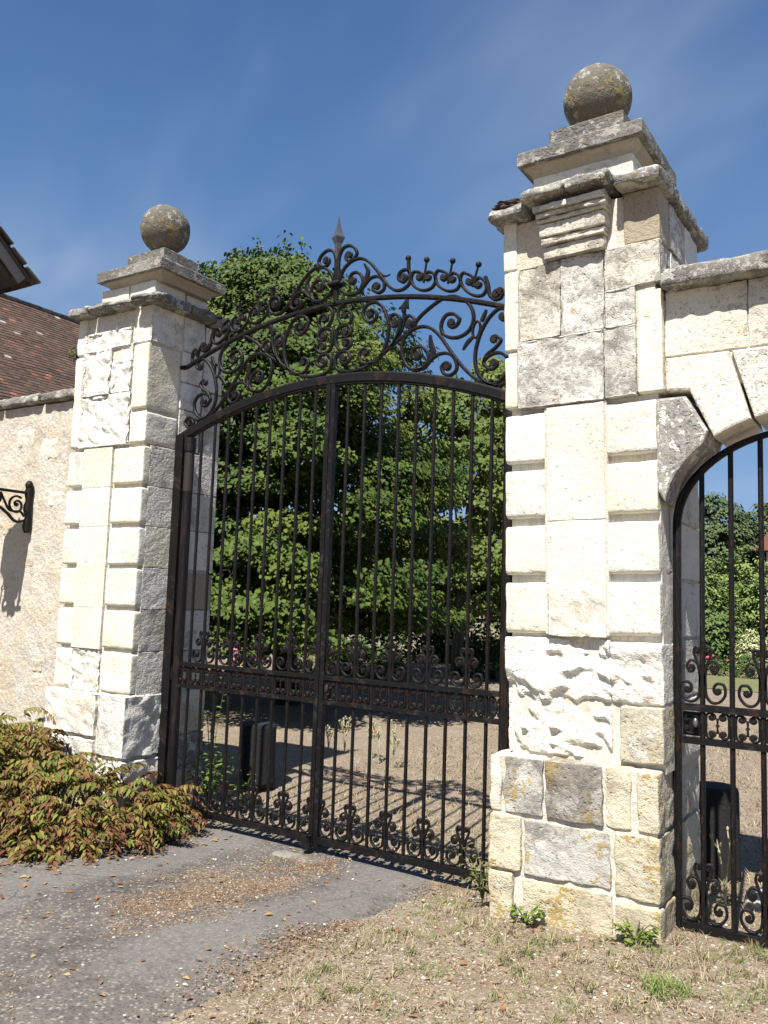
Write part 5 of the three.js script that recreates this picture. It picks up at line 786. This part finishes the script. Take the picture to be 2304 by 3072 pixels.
tuft('bright green grass tuft in the dry grass near the lower right corner', -1.03, -3.92, 0.1, 0.075, 190, 90);
[[-1.36, -4.22], [-1.7, -4.15], [-1.86, -3.95], [-2.18, -4.3], [-1.55, -3.75], [-1.2, -4.35], [-0.82, -4.25], [-0.95, -4.42], [-2.45, -3.9], [-2.35, -4.25], [-1.32, -3.6], [-0.78, -3.98], [-2.5, -4.35], [-1.98, -3.6], [-1.12, -3.72], [-1.62, -4.3], [-2.0, -3.25], [-2.42, -4.6]].forEach(([x, z], i) => tuft('small green tuft in the dry grass in front of the near pillar', x, z, 0.035 + 0.03 * (i % 3), 0.045 + 0.01 * (i % 2), 26 + 12 * (i % 3), 100 + i, 'small green tufts in the dry grass before the near pillar'));
[[-3.72, -4.62], [-3.12, -3.95], [-2.9, -4.4]].forEach(([x, z], i) => tuft('small weed rooted in the litter on the asphalt drive', x, z, 0.04, 0.05, 26, 130 + i, 'weeds on the drive'));
{
  const R = rng(201), straw = [], far = [], chips = [], leaves = [], stones = [], inPillar = (x, z) => (x > -2.12 && x < -1.16 && z < -4.44 && z > -5.4) || (x < -5.1 && z < -4.44);
  const onDrive = (x, z) => z > -5.05 && x < asphaltEdge(z) && x > asphaltLeft(z);
  const STRAW = [[0.16, 0.11, 0.06], [0.26, 0.2, 0.12], [0.34, 0.28, 0.18], [0.2, 0.19, 0.08]];
  while (straw.length < 42000) { const x = -3.2 + R() * 3.6, z = -4.95 + R() * 3.3, e = x - asphaltEdge(z); if (e < -0.05 * R() * 4 || inPillar(x, z)) continue; if (R() > 0.45 + 0.9 * fbm3(x * 3, 1, z * 3, 3) + 0.3) continue; straw.push([blade(x, groundY(x, z) - 0.002, z, 0.02 + 0.035 * R() * R(), 0.65 + 0.8 * R(), R, 1.3), col(R() < 0.12 + 0.5 * ss(0.15, 0.5, fbm3(x * 2.1 + 3, 6, z * 2.1, 3)) ? palette([[0.07, 0.11, 0.02], [0.13, 0.17, 0.04]], R) : palette(STRAW, R), 0.75 + 0.5 * R())]); }
  for (let i = 0; i < 700; i++) { const x = -2.9 + R() * 3.3, z = -4.9 + R() * 3.0; if (x < asphaltEdge(z) + 0.1 * R() || inPillar(x, z)) continue; const green = R() < 0.3, r = 0.015 + 0.035 * R(), n = 18 + 20 * R(); for (let k = 0; k < n; k++) { const a = R() * 6.283, q = r * Math.sqrt(R()); straw.push([blade(x + Math.cos(a) * q, groundY(x, z) - 0.003, z + Math.sin(a) * q, 0.025 + 0.045 * R(), 0.15 + 1.1 * R(), R, 1.0), col(green && R() < 0.7 ? palette([[0.07, 0.11, 0.02], [0.15, 0.18, 0.05]], R) : palette(STRAW, R), 0.75 + 0.5 * R())]); } }
  while (far.length < 45000) { const z = -5.0 - 8.5 * Math.pow(R(), 1.3), x = -11 + R() * 13; if (inPillar(x, z)) continue; far.push([blade(x, groundY(x, z) - 0.002, z, 0.03 + 0.05 * R(), 0.45 + 0.9 * R(), R, 1.3), col(palette(STRAW, R), 0.75 + 0.5 * R())]); }
  const dry = thing('dry_grass', 'parched straw-coloured grass lying on the ground around the pillars', 'grass', [0, 0, 0]); dry.userData.kind = 'stuff';
  instanced('straw', BLADE, M_BLADE, straw, dry); instanced('straw', BLADE, M_BLADE, far, dry);
  const chip = new THREE.BoxGeometry(1, 0.35, 0.6), pebble = new THREE.IcosahedronGeometry(0.5, 1).scale(1, 0.6, 0.8);
  const spot = (g, x, y, z, s, list, c) => { E.set((R() - 0.5) * 0.7, R() * 6.28, (R() - 0.5) * 0.7); Q.setFromEuler(E); list.push([new THREE.Matrix4().compose(P3.set(x, y, z), Q, S3.set(s, s * (0.6 + 0.5 * R()), s * (0.6 + 0.6 * R()))), col(c, 0.7 + 0.6 * R())]); };
  let guard = 0;
  while (chips.length < 12000 && guard++ < 3e5) { const x = -5.6 + R() * 3.1, z = -5.0 + R() * 3.9; if (!onDrive(x, z) || M.litterAt(x, z) < -0.16 + 0.5 * (R() - 0.5)) continue; spot(chip, x, groundY(x, z) + 0.0155, z, 0.005 + 0.011 * R() * R(), chips, palette([[0.09, 0.05, 0.03], [0.17, 0.1, 0.055], [0.26, 0.19, 0.12], [0.4, 0.34, 0.26]], R)); }
  while (stones.length < 4200) { const x = -6 + R() * 6.4, z = -5.0 + R() * 3.8; if (inPillar(x, z)) continue; const d = onDrive(x, z); if (d && R() < 0.78 + 0.18 * (M.litterAt(x, z) < -0.6 ? 1 : 0)) continue; spot(pebble, x, groundY(x, z) + (d ? 0.017 : 0.002), z, 0.006 + 0.018 * R() ** 3, stones, palette([[0.2, 0.17, 0.13], [0.34, 0.3, 0.25], [0.52, 0.49, 0.43]], R)); }
  while (leaves.length < 620) { const near = R() < 0.5, x = near ? -5.6 + R() * 1.3 : -5 + R() * 5, z = near ? -4.9 + R() * 1.9 : -5 + R() * 3.2; if (inPillar(x, z)) continue; P3.set(x, groundY(x, z) + (onDrive(x, z) ? 0.018 : 0.005), z); leaves.push([leafMatrix(P3.clone(), new THREE.Vector3(R() - 0.5, 0.1 * R(), R() - 0.5), new THREE.Vector3((R() - 0.5) * 0.7, 1, (R() - 0.5) * 0.7), 0.022 + 0.026 * R()), col(palette([[0.12, 0.03, 0.02], [0.22, 0.09, 0.035], [0.27, 0.16, 0.06], [0.3, 0.23, 0.12]], R))]); }
  const bits = []; while (bits.length < 11000) { const x = -3 + R() * 3.4, z = -4.95 + R() * 3.0; if (inPillar(x, z) || onDrive(x, z)) continue; spot(chip, x, groundY(x, z) + 0.003, z, 0.006 + 0.013 * R() * R(), bits, palette([[0.1, 0.05, 0.035], [0.2, 0.12, 0.08], [0.33, 0.26, 0.19], [0.46, 0.41, 0.34]], R)); }
  const lit = thing('leaf_litter', 'brown leaf crumbs and grit lying on the drive and among the dry grass', 'litter', [0, 0, 0]); lit.userData.kind = 'stuff';
  instanced('crumbs', chip, new THREE.MeshStandardMaterial({ color: 0xffffff, roughness: 1 }), chips.concat(bits), lit); instanced('fallen_leaves', OVAL, M_BLADE, leaves, lit);
  const gr = thing('gravel', 'loose pale pebbles scattered over the drive and dry ground', 'gravel', [0, 0, 0]); gr.userData.kind = 'stuff'; instanced('pebbles', pebble, new THREE.MeshStandardMaterial({ color: 0xffffff, roughness: 0.95 }), stones, gr);
}
// pale dried flower stalks
function stalks(label, x, z, h, seed, n = 4, flower) {
  const t = thing('dried_stalk', label, 'dried plant', [x, groundY(x, z), z]), R = rng(seed), g = [];
  for (let i = 0; i < n; i++) { const a = R() * 6.28, s = h * 0.16, l = h * (0.7 + 0.35 * R()), e = [Math.cos(a) * s, l, Math.sin(a) * s]; g.push(limb([[0, -0.02, 0], [e[0] * 0.3, l * 0.5, e[2] * 0.3], e], 0.006, 0.004, 5)); for (let k = 0; k < 3; k++) { const f = 0.62 + 0.12 * k, b = R() * 6.28; g.push(limb([[e[0] * f, l * f, e[2] * f], [e[0] * f + Math.cos(b) * 0.03, l * (f + 0.1), e[2] * f + Math.sin(b) * 0.03], [e[0] * f + Math.cos(b) * 0.045, l * (f + 0.2), e[2] * f + Math.sin(b) * 0.045]], 0.005, 0.004, 5)); g.push(new THREE.SphereGeometry(0.009, 8, 6).scale(1, 1.6, 1).translate(e[0] * f + Math.cos(b) * 0.045, l * (f + 0.21), e[2] * f + Math.sin(b) * 0.045)); } }
  part('stem', mergeGeometries(g.map(plain)), new THREE.MeshStandardMaterial({ color: new THREE.Color().setRGB(0.36, 0.34, 0.2), roughness: 0.9 }), t);
  if (flower) part('flower', new THREE.IcosahedronGeometry(0.022, 1).translate(h * 0.1, h * 0.85, 0), ROSE, t);
}
stalks('dried stalk close to the right of the centre post', -5.72, -7.85, 0.27, 301); stalks('branched dried stalk, second from the centre post', -5.5, -7.85, 0.37, 302, 5); stalks('short dried stalk with one red flower', -5.18, -7.9, 0.34, 303, 3, true); stalks('tallest dried stalk behind the right leaf', -5.02, -7.8, 0.46, 304, 4); stalks('rightmost dried stalk behind the right leaf', -4.82, -7.75, 0.45, 305, 5);
stalks('dried stalk behind the side gate, in front of the bollard', -1.06, -5.3, 0.46, 306, 2);

// ---------------------------------------------------------------- bollards behind the gates
function bollard(label, x, z, r, h) {
  const t = thing('bollard', label, 'bollard', [x, -0.02, z], 'round bollards behind the gates'), black = new THREE.MeshStandardMaterial({ color: new THREE.Color().setRGB(0.008, 0.008, 0.009), roughness: 0.85, bumpMap: S_BALL.bump, bumpScale: 0.008 });
  part('drum', new THREE.LatheGeometry([[0, 0], [r * 1.04, 0], [r * 1.03, 0.05], [r, 0.08], [r * 0.99, h * 0.6], [r * 0.97, h - 0.035], [r * 0.93, h - 0.012], [r * 0.84, h], [0, h + 0.006]].map((p) => new THREE.Vector2(...p)), 36), black, t);
}
bollard('squat black bollard in shadow behind the left leaf', -5.22, -6.08, 0.165, 0.55); bollard('squat black bollard in shadow behind the side gate', -1.25, -5.96, 0.148, 0.58);
{
  const rock = (label, x, z, s, seed) => { const t = thing('rock', label, 'stone', [x, groundY(x, z) - s * 0.12, z]); const g = new THREE.IcosahedronGeometry(s, 4), p = g.attributes.position; for (let i = 0; i < p.count; i++) { const v = new THREE.Vector3().fromBufferAttribute(p, i), k = 1 + 0.4 * fbm3(v.x / s * 0.9 + seed, v.y / s * 0.9, v.z / s * 0.9, 3); p.setXYZ(i, v.x * k * 1.2, v.y * k * 0.7, v.z * k); } g.computeVertexNormals(); part('boulder', g, M.grey[0], t); };
  rock('pale rough stone on the ground behind the side gate', -0.82, -5.45, 0.17, 3);
  const sill = block(-3.88, -3.45, -0.2, -0.05, -4.82, -4.64, { r: 0.05, step: 0.03, amp: 0.014, freq: 8 }); sill.translate(3.58, 0, 4.8); const t = thing('threshold_stone', 'pale worn stone set in the drive under the middle of the gate', 'stone', [-3.58, 0, -4.8]); part('stone', sill, M.sill, t);
}

// ---------------------------------------------------------------- houses
const tileMat = (c) => new THREE.MeshStandardMaterial({ color: new THREE.Color().setRGB(...c), roughness: 0.95, bumpMap: S_BALL.bump, bumpScale: 0.006 });
const M_TILE = tileMat([1, 1, 1]), TILE_TONES = [[0.055, 0.034, 0.026], [0.085, 0.05, 0.036], [0.11, 0.062, 0.042], [0.075, 0.055, 0.045], [0.15, 0.12, 0.1]];
const M_PLASTER = stoneMat(S_RENDER, [0.9, 0.88, 0.84], 0.006), M_WOOD = new THREE.MeshStandardMaterial({ color: new THREE.Color().setRGB(0.07, 0.055, 0.045), roughness: 0.9 }), M_BOARD = new THREE.MeshStandardMaterial({ color: new THREE.Color().setRGB(0.22, 0.2, 0.18), roughness: 0.9 });
{
  // long tiled roof behind the left wall; ridge runs away from the viewer, this slope faces the gate
  const RX = -20, RY = 9.1, Z0 = -9.4, Z1 = -18.5, pitch = 0.83, t = thing('farmhouse', 'house with long dark brown tiled roof rising behind the left wall', 'house', [-20, 0, -18]), R = rng(401);
  const len = 6.0, ex = RX + len * Math.cos(pitch), ey = RY - len * Math.sin(pitch);
  part('wall', new THREE.BoxGeometry((ex - RX) * 2 - 0.7, ey + 0.2, Z0 - Z1 - 0.5).translate(0, (ey + 0.2) / 2, (Z0 + Z1) / 2 + 18), M_PLASTER, t);
  const gable = slab([[-(ex - RX) + 0.35, ey], [ex - RX - 0.35, ey], [0, RY - 0.15]], 0, 0.3, 0); part('gable', gable.clone().translate(0, 0, Z0 + 18 - 0.35), M_PLASTER, t);
  const deck = new THREE.BoxGeometry(len, 0.08, Z0 - Z1); deck.rotateZ(-pitch).translate((ex - RX) / 2, (RY + ey) / 2 - 0.07, (Z0 + Z1) / 2 + 18); const roof = part('roof', deck, M_WOOD, t); const deck2 = new THREE.BoxGeometry(len, 0.14, Z0 - Z1).rotateZ(pitch).translate(-(ex - RX) / 2, (RY + ey) / 2 - 0.03, (Z0 + Z1) / 2 + 18); part('rear_slope', deck2, tileMat([0.085, 0.052, 0.038]), roof);
  const tile = new THREE.BoxGeometry(0.185, 0.018, 0.168), list = [], rows = Math.floor(len / 0.115), cols = Math.floor((Z0 - Z1) / 0.172);
  for (let r = 0; r < rows; r++) for (let c = 0; c < cols; c++) { const s = r * 0.115 + 0.06, z = Z0 - (c + 0.5 + (r % 2) * 0.5) * 0.172 + (R() - 0.5) * 0.012, wav = 0.02 * fbm3(s * 0.8, z * 0.5, 3, 2); E.set((R() - 0.5) * 0.03, (R() - 0.5) * 0.03, -pitch + 0.1 + (R() - 0.5) * 0.02); Q.setFromEuler(E); list.push([new THREE.Matrix4().compose(P3.set(s * Math.cos(pitch) + 0.012 * Math.sin(pitch), RY - s * Math.sin(pitch) + 0.02 + wav, z + 18), Q, S3.set(1, 1, 1)), col(R() < 0.02 ? [0.32, 0.29, 0.26] : R() < 0.03 ? [0.22, 0.08, 0.045] : palette(TILE_TONES.slice(0, 4), R), (0.75 + 0.5 * R()) * (1 + 0.25 * fbm3(s, z * 0.6, 8, 2)))]); }
  instanced('roof_tiles', tile, M_TILE, list, roof);
  for (let i = 0; i < 26; i++) { const g = new THREE.CylinderGeometry(0.13, 0.14, 0.36, 10, 1, false, -Math.PI / 2, Math.PI).rotateX(Math.PI / 2); const m = part('ridge_tile', g, i % 3 ? M.cap[2] : M.cap[1], roof); m.position.set(0, RY + 0.02 + 0.015 * (R() - 0.5), Z0 + 18 - 0.2 - i * 0.345); m.rotation.z = (R() - 0.5) * 0.1; }
}
{
  // roof corner that reaches in at the upper left: eave along x, verge climbing towards the viewer
  const X = -9, y0 = 5.37, z0 = -6.02, k = 0.893, t = thing('barn', 'building with tiled roof corner jutting in at the upper left edge', 'house', [-11, 0, -2.5]), R = rng(411), a = Math.atan(k), L = 6.4, w = 4.2;
  const at3 = (s, off, x) => [x + 11, y0 + s * Math.sin(a) + off * Math.cos(a), z0 + s * Math.cos(a) - off * Math.sin(a) + 2.5];
  part('gable_wall', new THREE.BoxGeometry(0.4, 5.3, 7).translate(-0.0 + (X - 0.62) + 11, 2.6, 0.35), M_PLASTER, t); part('back_wall', new THREE.BoxGeometry(w, 5.3, 0.4).translate(-0.7, 2.6, -3.0), M_PLASTER, t);
  const upper = new THREE.BufferGeometry(); upper.setAttribute('position', new THREE.Float32BufferAttribute([X - 0.45 + 11, 5.2, -3.2, X - 0.45 + 11, 5.2, 4, X - 0.45 + 11, 5.2 + 7 * k, 4], 3)); upper.setAttribute('uv', new THREE.Float32BufferAttribute([0, 0, 1, 0, 1, 1], 2)); upper.setIndex([0, 2, 1]); upper.computeVertexNormals(); part('gable_peak', upper, new THREE.MeshStandardMaterial({ map: S_RENDER.map, roughness: 1, side: THREE.DoubleSide }), t);
  const roof = part('roof', new THREE.BoxGeometry(w, 0.03, L).rotateX(-a).translate(...at3(L / 2, -0.06, X - w / 2 - 0.02)), M_WOOD, t);
  for (let i = 0; i < 3; i++) part('rafter', new THREE.BoxGeometry(0.08, 0.12, L - 0.3).rotateX(-a).translate(...at3(L / 2, -0.14, X - 0.16 - i * 0.55)), M_WOOD, roof);
  part('barge_board', new THREE.BoxGeometry(0.03, 0.16, L - 0.1).rotateX(-a).translate(...at3(L / 2, -0.11, X - 0.06)), M_BOARD, roof);
  const mats = TILE_TONES.map((c) => tileMat(c)), tile = new THREE.BoxGeometry(0.165, 0.022, 0.23);
  for (let r = 0; r < 22; r++) for (let c = 0; c < 4; c++) { const m = part('tile', tile, mats[Math.floor(R() * 5)], roof); m.position.set(...at3(r * 0.13 + 0.03, 0.0 + 0.012 * R(), X - 0.07 - (c + (r % 2) * 0.5) * 0.17 + 0.01 * R())); m.rotation.x = -a + 0.1 + 0.05 * (R() - 0.5); m.rotation.z = 0.04 * (R() - 0.5); }
  const list = []; for (let r = 0; r < 48; r++) for (let c = 4; c < 24; c++) { const [x, y, z] = at3(r * 0.13 + 0.03, 0.006 + 0.01 * R(), X - 0.07 - (c + (r % 2) * 0.5) * 0.17); E.set(-a + 0.1, 0, 0); Q.setFromEuler(E); list.push([new THREE.Matrix4().compose(P3.set(x, y, z), Q, S3.set(1, 1, 1)), col(palette(TILE_TONES, R))]); }
  instanced('roof_tiles', tile, M_TILE, list, roof);
}
{
  // house far behind the side gate: steep tiled roof, chimney, gable end
  const t = thing('manor_house', 'far house with red-brown tiled roof and chimney, right edge behind the side gate', 'house', [-3.4, 0, -43]), red = tileMat([0.2, 0.085, 0.06]), dull = tileMat([0.16, 0.075, 0.055]), R = rng(421);
  part('wall', new THREE.BoxGeometry(6.2, 4.3, 5).translate(0.2, 2.15, 0), M_PLASTER, t);
  const rf = new THREE.ExtrudeGeometry(new THREE.Shape([[-3.55, 4.35], [-3.2, 4.55], [-2.75, 5.2], [-2.5, 5.62], [3.2, 5.62], [3.6, 4.35]].map((p) => new THREE.Vector2(...p))), { depth: 5.6, bevelEnabled: false }).translate(0, 0, -2.8); const roof = part('roof', rf, red, t, 'steep red-brown roof with swept eave');
  for (let r = 0; r < 8; r++) for (let c = 0; c < 9; c++) { const m = part('tile', new THREE.BoxGeometry(0.42, 0.05, 0.2), R() > 0.5 ? red : dull, roof); m.position.set(-2.4 + c * 0.44 + (r % 2) * 0.2, 4.45 + r * 0.165, 2.84); m.rotation.x = -0.12; }
  const ch = part('chimney', new THREE.BoxGeometry(0.5, 1.1, 0.6).translate(-2.5, 5.6, 1.4), new THREE.MeshStandardMaterial({ color: new THREE.Color().setRGB(0.3, 0.15, 0.11), roughness: 0.95, bumpMap: S_BALL.bump }), roof); part('cap', new THREE.BoxGeometry(0.6, 0.1, 0.7).translate(-2.5, 6.18, 1.4), M_PLASTER, ch);
  const f = part('window', new THREE.BoxGeometry(0.7, 1.1, 0.06).translate(-1.9, 3.2, 2.53), M_BOARD, t); part('pane', new THREE.BoxGeometry(0.58, 0.98, 0.03).translate(-1.9, 3.2, 2.57), new THREE.MeshStandardMaterial({ color: 0x11151a, roughness: 0.1 }), f);
}
// lawn strip beyond the dry court
structure('lawn', groundSheet(steps(-9, 2, 30), steps(-23.5, -19.6, 14), (x, z) => groundY(x, z) + 0.012, (x, z) => [x / 1.7, z / 1.7]), new THREE.MeshStandardMaterial({ map: M_SOIL.map, color: new THREE.Color().setRGB(0.62, 0.8, 0.42), roughness: 1 }), 'narrow strip of greener lawn across the far side of the court');
renderer.render(scene, camera);
